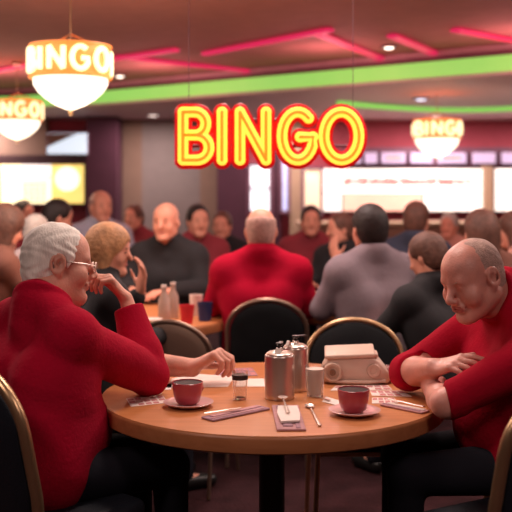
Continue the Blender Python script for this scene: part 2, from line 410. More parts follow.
# ------------------------------------------------------------------ big neon sign
SY = 4.6
sg = thing('neon_sign', 'large yellow neon sign reading BINGO, its red halo built as backing, hung over the room', 'neon sign', (X(271, SY), SY, Z(160, SY)))
Hh = 48*SY/F; xs = [184, 215.5, 239.5, 279.5, 324.5]
wid = dict(B=.78, I=.2, N=.68, G=.80, O=.90)
tgt = {0: 24, 1: 0, 2: 23, 3: 34, 4: 36}
spans = [(183, 209), (222, 222), (240, 266), (282, 313), (324, 359)]
for i, ch in enumerate('BINGO'):
    w0, strokes = GL[ch]
    us = [p[0] for s in strokes for p in s]; umin, umax = min(us), max(us)
    a, b = spans[i]
    def mp(u, z):
        k = 0 if umax == umin else (u-umin)/(umax-umin)
        return ((a+(b-a)*k-271)*SY/F, z*Hh)
    def build(mb, r, ry, y, inset=0):
        for s in strokes:
            P = [mp(u, z) for u, z in s]
            closed = ch == 'O'
            if closed: P = P[:-1]
            mb.tube([(q[0], y, q[1]) for q in P], r, 10, closed=closed, ry=ry, up=(0, 1, 0))
            if not closed:
                for q in P: mb.lathe([(0, -ry*.98), (r*.5, -ry*.85), (r*.85, -ry*.5), (r*.98, 0), (r*.85, ry*.5), (r*.5, ry*.85), (0, ry*.98)], n=14) if False else None
        return mb
    def build2(r, ry, y):
        mb = build(MB(), r, ry, y)
        for s in strokes:
            if ch == 'O': continue
            for u, z in s:
                qx, qz = mp(u, z); n = 12; vs = []; fs = []
                prof = [(1, 0), (.92, .4), (.6, .8), (0, 1)]
                rings = [(-pr, -h) for pr, h in prof[::-1]]
                m2 = MB().lathe([(0, -ry), (r*.6, -ry*.8), (r*.92, -ry*.4), (r, 0), (r*.92, ry*.4), (r*.6, ry*.8), (0, ry)], n=14)
                mb.add([(qx+vx, y+vz, qz+vy) for vx, vy, vz in m2.v], m2.f)
        return mb
    let = build2(.045, .02, .028).obj('letter', 'red_halo', sg)  # wider red backing stands in for the halo around the tubes
    build2(.0265, .011, .002).obj('neon_tube', 'neon_yellow', let)
    build2(.0080, .007, -.0085).obj('inner_tube', 'neon_orange', let)
for sx in (-.40, .40): MB().tube([(sx, .03, .26), (sx, .03, CEIL-Z(160, SY))], .0016, 8).obj('hanging_wire', 'frame_mauve', sg)
MB().tube([(-.43, .055, .07), (.43, .055, .07)], .008, 8).tube([(-.43, .055, .2), (.43, .055, .2)], .008, 8).tube([(-.40, .055, .07), (-.40, .055, .26)], .006, 8).tube([(.40, .055, .07), (.40, .055, .26)], .006, 8).obj('support_rail', 'frame_mauve', sg)

# ------------------------------------------------------------------ chandeliers
def chandelier(x, y, zs, label, R=.226, rot=0):
    t = thing('bingo_chandelier', label, 'chandelier', (x, y, zs), 0, 'glowing bowl chandeliers with BINGO bands')
    MB().lathe([(0, -.180), (.02, -.178), (.045, -.168), (.09, -.150), (.14, -.118), (.185, -.078), (.212, -.035), (R-.012, 0), (0, 0)]).obj('glass_bowl', 'bowl_glow', t)
    MB().lathe([(0, -.215), (.012, -.208), (.016, -.195), (.010, -.182), (0, -.178)], n=16).obj('finial', 'brass', t)
    MB().lathe([(R-.012, 0), (R+.012, 0), (R+.014, .01), (R, .014), (R, .176), (R+.014, .18), (R+.012, .19), (R-.012, .19), (R-.012, 0)]).obj('band', 'amber_band', t)
    # letters bent around the band
    hl = .125; thick = .0155
    seq = 'BINGO'; reps = 2; total = 0
    ws = {'B': .088, 'I': .015, 'N': .082, 'G': .092, 'O': .096}; gap = .048
    length = sum(ws[c] for c in seq)+gap*5
    for k in range(reps):
        s0 = -length/2+k*PI*(R+.01)
        for ch in seq:
            wch = ws[ch]; w0, strokes = GL[ch]; us = [p[0] for s in strokes for p in s]; umax = max(max(us), .05); umin = min(us)
            mb = MB()
            for s in strokes:
                P = []
                for (ua, za), (ub, zb) in zip(s, s[1:]):
                    m = 3 if len(s) < 6 else 1
                    for q in range(m): P.append((ua+(ub-ua)*q/m, za+(zb-za)*q/m))
                P.append(s[-1]); Q = []
                for u, z in P:
                    d = (s0+gap/2+(u-umin)/max(.05, umax-umin)*wch); th = d/(R+.01)+rot
                    Q.append(((R+.012)*math.sin(th), -(R+.012)*math.cos(th), .033+z*hl))
                mb.tube(Q, thick, 8)
            mb.obj('letter', 'cream_letter', t); s0 += wch+gap
    MB().tube([(0, 0, .19), (0, 0, CEIL-zs)], .004, 8).obj('stem', 'brass', t)
    MB().lathe([(0, CEIL-zs-.03), (.05, CEIL-zs-.02), (.06, CEIL-zs), (0, CEIL-zs)], n=24).obj('ceiling_rose', 'brass', t)
    m = MB()
    for k in range(3):
        a = k*2*PI/3+.5; m.tube([(0, 0, .26), (R*math.cos(a), R*math.sin(a), .18)], .004, 6)
    m.obj('hanger_arms', 'brass', t)
    l = bpy.data.lights.new('bowl_lamp', 'POINT'); l.energy = 14; l.color = (1, .72, .5); l.shadow_soft_size = .2
    o = bpy.data.objects.new('bowl_lamp', l); COL.objects.link(o); o.parent = t; o.location = (0, 0, -.42)
chandelier(X(70.5, 5.5), 5.5, 2.098, 'large glowing bowl chandelier with lit BINGO band at top left', rot=.03)
chandelier(X(17, 9.0), 9.0, 2.11, 'small glowing bowl chandelier behind the large one at the left edge')
chandelier(X(437, 9.4), 9.4, 1.96, 'small glowing bowl chandelier with lit band to the right of the yellow sign')

# ------------------------------------------------------------------ chairs
def chair_parts(H=.88, W=.42, frame='brass', pad='black_fabric', tr=.012):
    # origin on floor below the seat centre, faces +Y
    t = []
    yb = -.20; a = W/2
    def bk(z): return yb-.10*max(0, z-.45)/.45   # rake
    outl = [(-a*.92, .47), (-a, .60)]+[(-a*math.cos(math.radians(d))*1.0, H-a*.78+a*.78*math.sin(math.radians(d))) for d in range(0, 181, 9)]+[(a, .60), (a*.92, .47)]
    fr = MB().tube([(u, bk(z), z) for u, z in outl], tr, 10)
    fr.tube([(-a*.92, bk(.47), .47), (a*.92, bk(.47), .47)], tr*.8, 8)
    t.append(('back_frame', fr.mesh('back_frame', frame)))
    ins = tr*1.1; k = (a-ins)/a
    # padded back: rows of inset outline with a bulge
    c = (0, .68); vs = []; fs = []; n = len(outl)
    rr = [(1.0, 0), (.985, .016), (.93, .026), (.7, .034), (.35, .037)]
    for side in (1, -1):
        base = len(vs)
        for s_, d in rr:
            for u, z in outl:
                uu = u*k*s_; zz = c[1]+(z-c[1])*k*s_; vs.append((uu, bk(zz)+side*d*.7, zz))
        vs.append((0, bk(c[1])+side*.037*.7, c[1])); ci = len(vs)-1
        for i in range(len(rr)-1):
            for j in range(n):
                j2 = (j+1) % n; fs.append((base+i*n+j, base+i*n+j2, base+(i+1)*n+j2, base+(i+1)*n+j))
        for j in range(n): fs.append((base+(len(rr)-1)*n+j, base+(len(rr)-1)*n+(j+1) % n, ci))
    t.append(('backrest', MB().add(vs, fs).mesh('backrest', pad)))
    # seat
    sv = MB().box((0, .0, .455), (W*.98, .40, .065), bev=.028); t.append(('seat', sv.mesh('seat', pad)))
    sf = MB().tube([(-a*.9, -.19, .415), (a*.9, -.19, .415), (a*.9, .18, .415), (-a*.9, .18, .415)], .010, 8, closed=True); t.append(('seat_frame', sf.mesh('seat_frame', frame)))
    for sx in (-1, 1):
        t.append(('leg', MB().tube([(sx*a*.9, .18, .42), (sx*a*.95, .20, .2), (sx*a, .21, .004)], tr*.85, 10).mesh('leg', frame)))
        t.append(('leg', MB().tube([(sx*a*.92, bk(.5), .50), (sx*a*.95, -.21, .40), (sx*a*.98, -.25, .2), (sx*a, -.29, .004)], tr*.85, 10).mesh('leg', frame)))
    return t
def chair(x, y, yaw, label, parts):
    t = thing('banquet_chair', label, 'chair', (x, y, 0), yaw, 'banquet chairs with arched metal frames')
    for n, me in parts: put(n, me, t)
    return t
cp_big = chair_parts(.97, .48, 'brass', 'navy_vinyl', .017)
cp_brz = chair_parts(.88, .42, 'bronze', 'black_fabric', .013)
cp_brs = chair_parts(.88, .42, 'brass', 'black_fabric', .012)

# ------------------------------------------------------------------ tables
def table(x, y, R, label, detail=True):
    t = thing('round_table', label, 'table', (x, y, 0), 0, 'round wooden banquet tables')
    MB().lathe([(0, .7401-.003), (R-.010, .7401-.003), (R-.006, .74-.004), (R-.006, .74), (0, .74)], n=128).obj('tabletop', 'table_laminate', t)
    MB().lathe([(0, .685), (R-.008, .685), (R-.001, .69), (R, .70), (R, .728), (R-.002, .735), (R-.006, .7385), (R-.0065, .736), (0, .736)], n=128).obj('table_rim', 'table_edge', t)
    MB().lathe([(.045, .03), (.045, .62), (.12, .66), (.16, .684), (0, .684)], n=32).obj('pedestal', 'pedestal', t)
    for k in range(4):
        a = k*PI/2+PI/4; MB().tube([(.02*math.cos(a), .02*math.sin(a), .09), (.2*math.cos(a), .2*math.sin(a), .06), (.42*math.cos(a), .42*math.sin(a), .02)], [.03, .026, .019], 10).obj('foot', 'pedestal', t)
    return t
TX, TY, TR = .056, 3.35, .60
table(TX, TY, TR, 'round wood-topped table in front with red coffee cups on it')
table(-.74, 5.40, .60, 'round wooden table behind the left man, holding bottles and cups')
table(.34, 5.98, .55, 'round wooden table between the red-backed man and the grey-backed man')
table(-2.1, 7.6, .6, 'round wooden table far back at the left among the crowd')
table(2.5, 8.3, .6, 'round wooden table far back at the right among the crowd')

# ------------------------------------------------------------------ signed-distance modelling
class Vol:
    def __init__(s, lo, hi, h):
        s.lo = np.array(lo, float); s.h = h; s.n = np.ceil((np.array(hi)-s.lo)/h).astype(int)+1
        s.F = np.full(s.n, .25, np.float32)
    def blk(s, lo, hi):
        a = np.clip(np.floor((np.array(lo)-s.lo)/s.h).astype(int), 0, s.n); b = np.clip(np.ceil((np.array(hi)-s.lo)/s.h).astype(int)+1, 0, s.n)
        if np.any(b <= a): return None
        ax = [(s.lo[i]+s.h*np.arange(a[i], b[i])).astype(np.float32) for i in range(3)]
        return (slice(a[0], b[0]), slice(a[1], b[1]), slice(a[2], b[2])), ax[0][:, None, None], ax[1][None, :, None], ax[2][None, None, :]
    def op(s, f, lo, hi, k, mode):
        m = max(k, .0)+3*s.h
        B = s.blk(np.array(lo)-m, np.array(hi)+m)
        if B is None: return
        sl, x, y, z = B; b = f(x, y, z); a = s.F[sl]
        if mode == 'sub': b = -b
        if k <= 0: s.F[sl] = np.minimum(a, b) if mode == 'add' else np.maximum(a, b); return
        if mode == 'add':
            hh = np.clip(.5+.5*(a-b)/k, 0, 1); s.F[sl] = a*(1-hh)+b*hh-k*hh*(1-hh)
        else:
            hh = np.clip(.5-.5*(a-b)/k, 0, 1); s.F[sl] = a*(1-hh)+b*hh+k*hh*(1-hh)
    def cap(s, a, b, ra, rb=None, k=.02, mode='add'):
        a = np.array(a, float); b = np.array(b, float); rb = ra if rb is None else rb; d = b-a; L = max(1e-9, d@d)
        def f(x, y, z):
            t = np.clip(((x-a[0])*d[0]+(y-a[1])*d[1]+(z-a[2])*d[2])/L, 0, 1)
            return np.sqrt((x-a[0]-t*d[0])**2+(y-a[1]-t*d[1])**2+(z-a[2]-t*d[2])**2)-(ra+(rb-ra)*t)
        r = max(ra, rb); s.op(f, np.minimum(a, b)-r, np.maximum(a, b)+r, k, mode)
    def ell(s, c, r, R=None, k=.02, mode='add'):
        c = np.array(c, float); r = np.array(r, float); R = np.eye(3) if R is None else R
        def f(x, y, z):
            q = [((x-c[0])*R[0, i]+(y-c[1])*R[1, i]+(z-c[2])*R[2, i]) for i in range(3)]
            k0 = np.sqrt(sum((q[i]/r[i])**2 for i in range(3))); k1 = np.sqrt(sum((q[i]/r[i]**2)**2 for i in range(3)))+1e-6
            return k0*(k0-1)/k1
        rm = r.max(); s.op(f, c-rm, c+rm, k, mode)
    def tor(s, c, R0, r, R, k=.01, sy=1.0):
        c = np.array(c, float)
        def f(x, y, z):
            q = [((x-c[0])*R[0, i]+(y-c[1])*R[1, i]+(z-c[2])*R[2, i]) for i in range(3)]
            return np.sqrt((np.sqrt(q[0]**2+(q[1]/sy)**2)-R0)**2+q[2]**2)-r
        s.op(f, c-R0*1.3-r, c+R0*1.3+r, k, 'add')
    def half(s, p, n, rad, k=.0):
        # cut away everything beyond plane (p, n) within radius rad of p
        p = np.array(p, float); n = np.array(n, float); n = n/np.linalg.norm(n)
        def f(x, y, z):
            return np.maximum(-((x-p[0])*n[0]+(y-p[1])*n[1]+(z-p[2])*n[2]), np.sqrt((x-p[0])**2+(y-p[1])**2+(z-p[2])**2)-rad)
        s.op(f, p-rad, p+rad, k, 'sub')
    def verts(s):
        Fv = s.F; Fv[0] = Fv[-1] = .2; Fv[:, 0] = .2; Fv[:, -1] = .2; Fv[:, :, 0] = .2; Fv[:, :, -1] = .2
        S = Fv < 0; n = s.n
        cnt = np.zeros(n-1, np.uint8)
        for i in (0, 1):
            for j in (0, 1):
                for k in (0, 1): cnt += S[i:n[0]-1+i, j:n[1]-1+j, k:n[2]-1+k]
        act = np.argwhere((cnt > 0) & (cnt < 8)); idx = np.full(n-1, -1, np.int32); idx[tuple(act.T)] = np.arange(len(act))
        cor = np.array([(i, j, k) for i in (0, 1) for j in (0, 1) for k in (0, 1)])
        fv = [Fv[tuple((act+c).T)] for c in cor]; P = np.zeros((len(act), 3)); C = np.zeros(len(act))
        for ia in range(8):
            for ib in range(ia+1, 8):
                if np.abs(cor[ia]-cor[ib]).sum() != 1: continue
                a, b = fv[ia], fv[ib]; m = (a < 0) != (b < 0); t = np.where(m, a/np.where(m, a-b, 1), 0)
                P += np.where(m[:, None], cor[ia]+t[:, None]*(cor[ib]-cor[ia]), 0); C += m
        V = (act+P/C[:, None])*s.h+s.lo
        Fc = []
        for ax in range(3):
            sl0 = [slice(None)]*3; sl1 = [slice(None)]*3; sl0[ax] = slice(0, -1); sl1[ax] = slice(1, None)
            A = S[tuple(sl0)]; B = S[tuple(sl1)]
            for flip, msk in ((0, A & ~B), (1, ~A & B)):
                e = np.argwhere(msk); u, v = [(1, 2), (2, 0), (0, 1)][ax]
                q = []
                for du, dv in ((-1, -1), (0, -1), (0, 0), (-1, 0)):
                    c = e.copy(); c[:, u] += du; c[:, v] += dv; q.append(idx[tuple(c.T)])
                q = np.stack(q, 1)
                if flip: q = q[:, ::-1]
                Fc.append(q)
        return V, np.concatenate(Fc)
def vmesh(vol, name, m, origin, disp=None, iters=1):
    V, Fq = vol.verts()
    # light smoothing
    n = len(V); E_ = np.concatenate([Fq[:, [0, 1]], Fq[:, [1, 2]], Fq[:, [2, 3]], Fq[:, [3, 0]]])
    deg = np.bincount(E_.ravel(), minlength=n).astype(float)
    for _ in range(iters):
        acc = np.stack([np.bincount(E_[:, 0], V[E_[:, 1], i], n)+np.bincount(E_[:, 1], V[E_[:, 0], i], n) for i in range(3)], 1)
        V = .4*V+.6*acc/deg[:, None]
    if disp is not None:
        nf = np.cross(V[Fq[:, 2]]-V[Fq[:, 0]], V[Fq[:, 3]]-V[Fq[:, 1]]); N = np.zeros_like(V)
        for c in range(4):
            for i in range(3): N[:, i] += np.bincount(Fq[:, c], nf[:, i], n)
        N /= np.linalg.norm(N, axis=1)[:, None]+1e-12
        V = V+N*disp(V)[:, None]
    V = V-np.array(origin)
    me = bpy.data.meshes.new(name); me.from_pydata(V.tolist(), [], Fq.tolist())
    me.polygons.foreach_set('use_smooth', [True]*len(me.polygons)); me.materials.append(M[m] if isinstance(m, str) else m)
    me.update(); return me, V+np.array(origin), Fq
def nrm(v): v = np.array(v, float); return v/np.linalg.norm(v)
def headR(yaw, pitch, roll=0):
    f = np.array([math.cos(yaw)*math.cos(pitch), math.sin(yaw)*math.cos(pitch), -math.sin(pitch)])
    r = nrm(np.cross(f, [0, 0, 1])); u = np.cross(r, f)
    r2 = r*math.cos(roll)+u*math.sin(roll); u2 = np.cross(r2, f)
    return np.stack([r2, f, u2], 1)

def head_sdf(v, c, R, s=1.0, g=0.0, detail=True, fat=1.0):
    L = lambda x, y, z: np.array(c)+R @ (np.array([x, y, z])*s)
    e = lambda p, r, k=.02, mode='add': v.ell(L(*p), (np.array(r)+g)*s, R, k, mode)
    cp = lambda a, b, ra, rb=None, k=.015, mode='add': v.cap(L(*a), L(*b), (ra+g)*s, None if rb is None else (rb+g)*s, k, mode)
    e((0, -.014, .038), (.076, .098, .086), .0)
    e((0, .030, .035), (.066, .060, .070), .03)
    e((0, .030, -.035), (.060*fat, .058, .078), .03)
    for q in (-1, 1):
        cp((q*.050*fat, -.01, -.055), (q*.020, .068, -.098), .024, .018, .03)
        e((q*.040*fat, .060, -.032), (.024*fat, .024, .028), .025)
    e((0, .076, -.100), (.024, .018, .018), .02)
    if not detail:
        cp((0, .088, .01), (0, .112, -.028), .009, .014, .012)
        for q in (-1, 1): e((q*.080, -.008, -.008), (.012, .02, .034), .008)
        return
    cp((-.036, .078, .024), (.036, .078, .024), .013, None, .018)       # brow
    for q in (-1, 1):
        e((q*.032, .103, .004), (.019, .017, .013), .012, 'sub')        # eye socket
        e((q*.032, .079, .004), (.0145, .0125, .0115), .004)            # lid over the eyeball
        cp((q*.020, .0925, .0015), (q*.045, .086, .0005), .0018, None, .003, 'sub')  # lid line
    cp((0, .088, .018), (0, .114, -.024), .008, .0125, .012)            # nose
    e((0, .113, -.029), (.013, .012, .011), .008)
    for q in (-1, 1):
        e((q*.0135, .102, -.033), (.009, .012, .009), .006)
        e((q*.007, .112, -.041), (.004, .006, .004), .003, 'sub')
        cp((q*.022, .096, -.036), (q*.036, .080, -.066), .0025, None, .012, 'sub')   # smile fold
        e((q*.043*fat, .066, -.028), (.02, .018, .02), .02)
    e((0, .088, -.058), (.028, .015, .018), .015)
    cp((-.023, .092, -.0565), (.023, .092, -.0565), .0055, None, .006)
    cp((-.020, .093, -.0685), (.020, .093, -.0685), .0062, None, .006)
    for q in (-1, 1): cp((0, .1015, -.0625), (q*.030, .084, -.059), .0026, None, .003, 'sub')
    cp((-.018, .094, -.081), (.018, .094, -.081), .003, None, .01, 'sub')
    for q in (-1, 1):                                                   # ears
        cp((q*.078, -.010, .012), (q*.076, -.004, -.030), .015, .011, .010)
        v.tor(L(q*.083, -.012, .003), .021*s, (.0052+g)*s, R @ np.array([[0, 0, q*1.], [1, 0, 0], [0, 1, 0]]).T.T, .005, 1.35) if g == 0 else None
        e((q*.090, -.006, .002), (.010, .010, .017), .006, 'sub')
def neck_sdf(v, c, R, base, s=1.0, g=0):
    L = lambda x, y, z: np.array(c)+R @ (np.array([x, y, z])*s)
    v.cap(L(0, -.025, -.045), base, .057*s+g, .066+g, .03)
    v.cap(L(0, .02, -.085), np.array(base)+R[:, 1]*.035, .030*s+g, .045+g, .03)

def hand_sdf(v, w, d, n, side, curls, s=1.0, spread=.0, thumb=(.55, .75, -.25), tcurl=.3, fr=.0088, k=.003):
    d = nrm(d); n = np.array(n, float); n = nrm(n-d*(n@d)); sv = np.cross(d, n)*side       # sv points to the thumb side
    w = np.array(w, float); P = lambda a, b, c: w+(d*a+sv*b+n*c)*s
    v.ell(P(.048, 0, -.002), np.array([.040, .052, .017])*s, np.stack([sv, d, n], 1), .02)
    offs = (.031, .0105, -.010, -.029); L0 = (.094, .097, .091, .083); fl = (.95, 1.05, .98, .78)
    for i in range(4):
        v.cap(P(.012, offs[i]*.55, 0), P(L0[i], offs[i], .004), .012*s, .0102*s, .012)
    for i in range(4):
        p = P(L0[i], offs[i], .004); dd = nrm(d+sv*spread*(1.5-i)/1.5); c1 = curls[i]; ang = 0
        nn = nrm(n-dd*(n@dd))
        r = [fr*1.06, fr, fr*.92, fr*.82]
        for j, ln in enumerate((.044, .028, .021)):
            ang += c1[j]; dv = dd*math.cos(ang)-nn*math.sin(ang); q = p+dv*ln*fl[i]*s
            v.cap(p, q, r[j]*s, r[j+1]*s, k if j else .008); p = q
    t = nrm(d*thumb[0]+sv*thumb[1]+n*thumb[2]); p = P(.018, .020, -.004); q = p+t*.046*s
    v.cap(p, q, .0155*s, .0115*s, .012)
    t2 = nrm(t+d*tcurl*.8-sv*tcurl*.5-n*tcurl*.2); q2 = q+t2*.032*s; v.cap(q, q2, .0112*s, .0100*s, .004)
    t3 = nrm(t2+d*tcurl*.5-sv*tcurl*.6); v.cap(q2, q2+t3*.026*s, .0100*s, .0080*s, .004)

def torso_sdf(v, J, g, bulk=1.0, belly=0.0):
    A = {k_: np.array(q, float) for k_, q in J.items() if not isinstance(q, (int, float))}
    s = nrm(A['shR']-A['shL']); up = np.array([0, 0, 1.]); hip, neck = A['hip'], A['neck']
    fw = nrm(np.cross(up, s)) if False else nrm(np.cross(s, up))*-1
    fw = nrm(A['fwd'])
    chest = hip*.42+neck*.58+fw*.01+np.array([0, 0, -.02])
    r = .118*bulk
    for q in (-1, 1):
        v.cap(hip+s*q*.075*bulk+up*.02, chest+s*q*.085*bulk, r+g, r+g, .05)
        v.cap(chest+s*q*.085*bulk, (A['shR'] if q > 0 else A['shL'])*.72+neck*.28-up*.075, r+g, .09+g, .05)
    if belly: v.ell(hip*.62+chest*.38+fw*(.07+belly), (.15+g, .15+g, .15+g), None, .06)
    v.cap(A['shL'], A['shR'], .066+g, .066+g, .04)
    for q in ('shL', 'shR'):
        v.cap(neck+up*.005, A[q]*.8+neck*.2+up*.012, .062+g, .060+g, .03)
        v.cap(A[q], A[q], .073+g, .073+g, .03)
def arm_sdf(v, sh, el, wr, g, ru=.058, re=.047, rw=.033, k=.02, fore=1.0):
    sh, el, wr = map(lambda q: np.array(q, float), (sh, el, wr))
    v.cap(sh, el, ru+g, re+g, k+.01)
    if fore > 0:
        mid = el+(wr-el)*min(fore, .3); v.cap(el, mid, re+g, re+.0+g, k)
        if fore > .3:
            e2 = el+(wr-el)*fore; rr = re+(rw-re)*((fore-.3)/.7); v.cap(mid, e2, re+g, rr+g, k)
def legs_sdf(v, J, g, low=True):
    for q in 'LR':
        h = np.array(J['hip'], float)+(np.array(J['sh'+q])-np.array(J['neck']))*np.array([.5, .5, 0]); kn = np.array(J['kn'+q], float); an = np.array(J['an'+q], float)
        v.cap(h+np.array([0, 0, .0]), kn, .088+g, .062+g, .04); v.cap(kn, an, .060+g, .042+g, .02)

def folds(amp, seeds, fr=1.0):
    rg = np.random.RandomState(seeds); ks = rg.randn(9, 3)*16*fr; ph = rg.rand(9)*6.28
    def d(V):
        wv = V+.02*np.sin(V[:, [1, 2, 0]]*21+1.3)
        r = sum(np.abs(np.sin((wv@ks[i])*.5+ph[i])) for i in range(9))/9
        return amp*(r-.64)*3.0
    return d

# ------------------------------------------------------------------ left man
def finish_person(body_v, parts, J, origin, label, skin, lip=None, voxdisp=None):
    me, V, Fq = vmesh(body_v, 'person', skin, origin)
    if lip is not None:
        me.materials.append(M['lips']); c = V[Fq].mean(1)
        mi = np.zeros(len(Fq), np.int32); mi[lip(c)] = 1; me.polygons.foreach_set('material_index', mi)
    o = put('person', me); o.location = origin; tag(o, label, 'person')
    for nm, vol, m, dsp in parts:
        pm, _, _ = vmesh(vol, nm, m, origin, dsp); put(nm, pm, o)
    return o
def lipmask(c0, R, s):
    def f(P):
        q = (P-np.array(c0))@R/s
        return (q[:, 1] > .085) & (np.abs(q[:, 2]+.0625) < .0115) & (np.abs(q[:, 0]) < .027-(np.abs(q[:, 2]+.0625)*.6))
    return f

def shoes(v, J, yawf):
    for q in 'LR':
        a = np.array(J['an'+q], float); f = nrm(J['fwd']); f[2] = 0
        v.cap((a[0]-f[0]*.02, a[1]-f[1]*.02, .042), (a[0]+f[0]*.15, a[1]+f[1]*.15, .036), .040, .034, .02)

H = .004
# ---- left man
yb = math.radians(40); fL = np.array([math.cos(yb), math.sin(yb), 0]); rL = np.array([math.sin(yb), -math.cos(yb), 0])
J = dict(hip=(-.70, 3.02, .56), neck=(-.715, 3.13, 1.085), fwd=fL,
         shR=(-.575, 2.985, .995), shL=(-.835, 3.285, .995),
         elR=(-.372, 3.305, .806), wrR=(-.462, 3.375, 1.070),
         elL=(-.50, 3.62, .800), wrL=(-.235, 3.50, .800))
for q, sg_ in (('R', 1), ('L', -1)):
    h = np.array(J['hip'])+rL*sg_*.11; J['kn'+q] = h+fL*.44+np.array([0, 0, -.04]); J['an'+q] = h+fL*.46+np.array([0, 0, -.46])
HcL = np.array([-.664, 3.20, 1.204]); RL = headR(math.radians(17), math.radians(6), math.radians(3)); sL = 1.06
lo, hi = (-1.15, 2.75, 0), (-.02, 3.85, 1.40)
b = Vol(lo, hi, H)
b.cap(HcL+RL@np.array([0, .045, -.10]), np.array(J['neck'])+fL*.055+np.array([0, 0, .0]), .050, .05, .03)
torso_sdf(b, J, -.022, 1.08, .02); legs_sdf(b, J, -.012)
for q in 'LR': b.cap((J['an'+q][0], J['an'+q][1], .05), np.array(J['an'+q])+fL*.12+np.array([0, 0, -.06]), .035, .028, .02)
arm_sdf(b, J['shR'], J['elR'], J['wrR'], -.012, .062, .052, .036); arm_sdf(b, J['shL'], J['elL'], J['wrL'], -.002, .052, .050, .036)
neck_sdf(b, HcL, RL, J['neck'], sL, .004); head_sdf(b, HcL, RL, sL, fat=1.08)
hand_sdf(b, J['wrR'], (-.55, -.12, .68), (.75, .15, .6), 1, [(.8, .9, .6), (.9, 1.0, .6), (.95, 1.1, .6), (1.0, 1.1, .6)], 1.0, thumb=(.8, .5, -.2))
hand_sdf(b, np.array(J['wrL'])+np.array([0, 0, .004]), (.80, -.10, .42), (-.35, .1, .9), -1, [(.95, .9, .6), (1.05, .95, .6), (1.1, 1.0, .6), (1.15, 1.0, .6)], 1.18, thumb=(.75, .55, -.55), tcurl=.4)
sw = Vol(lo, hi, .005)
torso_sdf(sw, J, .006, 1.08, .025)
arm_sdf(sw, J['shR'], J['elR'], J['wrR'], .010, .066, .056, .040, fore=.92)
arm_sdf(sw, J['shL'], J['elL'], J['wrL'], .010, .064, .054, .042, fore=.40)
sw.half(np.array(J['elR'])+.88*(np.array(J['wrR'])-np.array(J['elR'])), np.array(J['wrR'])-np.array(J['elR']), .075)
sw.half(np.array(J['elL'])+.42*(np.array(J['wrL'])-np.array(J['elL'])), np.array(J['wrL'])-np.array(J['elL']), .08)
sw.cap(np.array(J['neck'])-fL*.01+np.array([0, 0, -.08]), np.array(J['neck'])+np.array([0, 0, -.012]), .092, .080, .03)
nd = nrm(HcL+RL@np.array([0, -.03, -.06])-np.array(J['neck'])); nR = np.stack([rL, np.cross(nd, rL), nd], 1)
sw.tor(np.array(J['neck'])+nd*.004+fL*.016, .084, .011, nR, .02)
sw.cap(np.array(J['neck'])+nd*.028, np.array(J['neck'])+nd*.13, .060, .064, .0, 'sub')
sw.half((-.36, 3.32, .742), (0, 0, -1), .17)
tr = Vol((-1.0, 2.8, 0), (-.1, 3.75, .75), .008); legs_sdf(tr, J, .004)
sh = Vol((-1.0, 2.8, 0), (-.1, 3.9, .3), .006); shoes(sh, J, yb)
hr = Vol(HcL-.2, HcL+.2, .004)
Lh = lambda x, y, z: HcL+RL@(np.array([x, y, z])*sL)
hr.ell(Lh(0, -.016, .040), np.array([.086, .106, .093])*sL, RL, 0)
hr.ell(Lh(0, -.050, -.020), np.array([.072, .066, .080])*sL, RL, .03)
hr.ell(Lh(0, .170, -.020), np.array([.20, .135, .20])*sL, RL, .012, 'sub')
hr.ell(Lh(0, .085, -.100), np.array([.20, .115, .125])*sL, RL, .012, 'sub')
hr.ell(Lh(0, .0, -.165), np.array([.20, .20, .08])*sL, RL, .012, 'sub')
for q in (-1, 1): hr.ell(Lh(q*.088, .0, -.006), np.array([.03, .026, .038])*sL, RL, .006, 'sub')
for q in (-1, 1): hr.cap(Lh(q*.074, .022, .03), Lh(q*.073, .020, -.004), .010, .006, .01)
hairfold = lambda V: .0025*np.sin(V[:, 0]*90+3*np.sin(V[:, 2]*60))*np.sin(V[:, 1]*110+2*np.sin(V[:, 2]*40))
kf = folds(.018, 5, .55)
left_man = finish_person(b, [('sweater', sw, 'red_knit', lambda V: kf(V)*np.clip((V[:, 2]-.76)/.03+.2, 0, 1)*np.clip((1.06-V[:, 2])/.12, 0, 1)), ('trousers', tr, 'dark_trousers', None), ('shoes', sh, 'black_shoe', None), ('hair', hr, 'hair_white', hairfold)],
    J, (-.70, 3.02, 0), 'white-haired man in a red sweater and glasses at the left, hand at his chin', 'skin', lipmask(HcL, RL, sL))
# glasses
og = np.array((-.70, 3.02, 0)); g = MB(); P = lambda x, y, z: tuple(Lh(x, y, z)-og)
for q in (-1, 1):
    g.tube([P(q*.034+.024*math.cos(a), .112-.004*abs(math.cos(a)), .000+.017*math.sin(a)) for a in np.linspace(0, 2*PI, 20, endpoint=False)], .0014, 6, closed=True)
    g.tube([P(q*.058, .107, .006), P(q*.074, .07, .010), P(q*.082, .0, .012), P(q*.082, -.018, -.004)], .0014, 6)
g.tube([P(-.011, .113, .004), P(0, .116, .007), P(.011, .113, .004)], .0014, 6)
gl = g.obj('glasses', 'steel', left_man)
lens = MB()
for q in (-1, 1):
    ring = [P(q*.034+.0235*math.cos(a), .112, .0165*math.sin(a)) for a in np.linspace(0, 2*PI, 20, endpoint=False)]
    ring2 = [P(q*.034+.0235*math.cos(a), .1135, .0165*math.sin(a)) for a in np.linspace(0, 2*PI, 20, endpoint=False)]
    lens.add(ring+ring2, [tuple(range(20)), tuple(range(39, 19, -1))]+[(k, (k+1) % 20, (k+1) % 20+20, k+20) for k in range(20)])
lens.obj('lens', 'glass', gl)

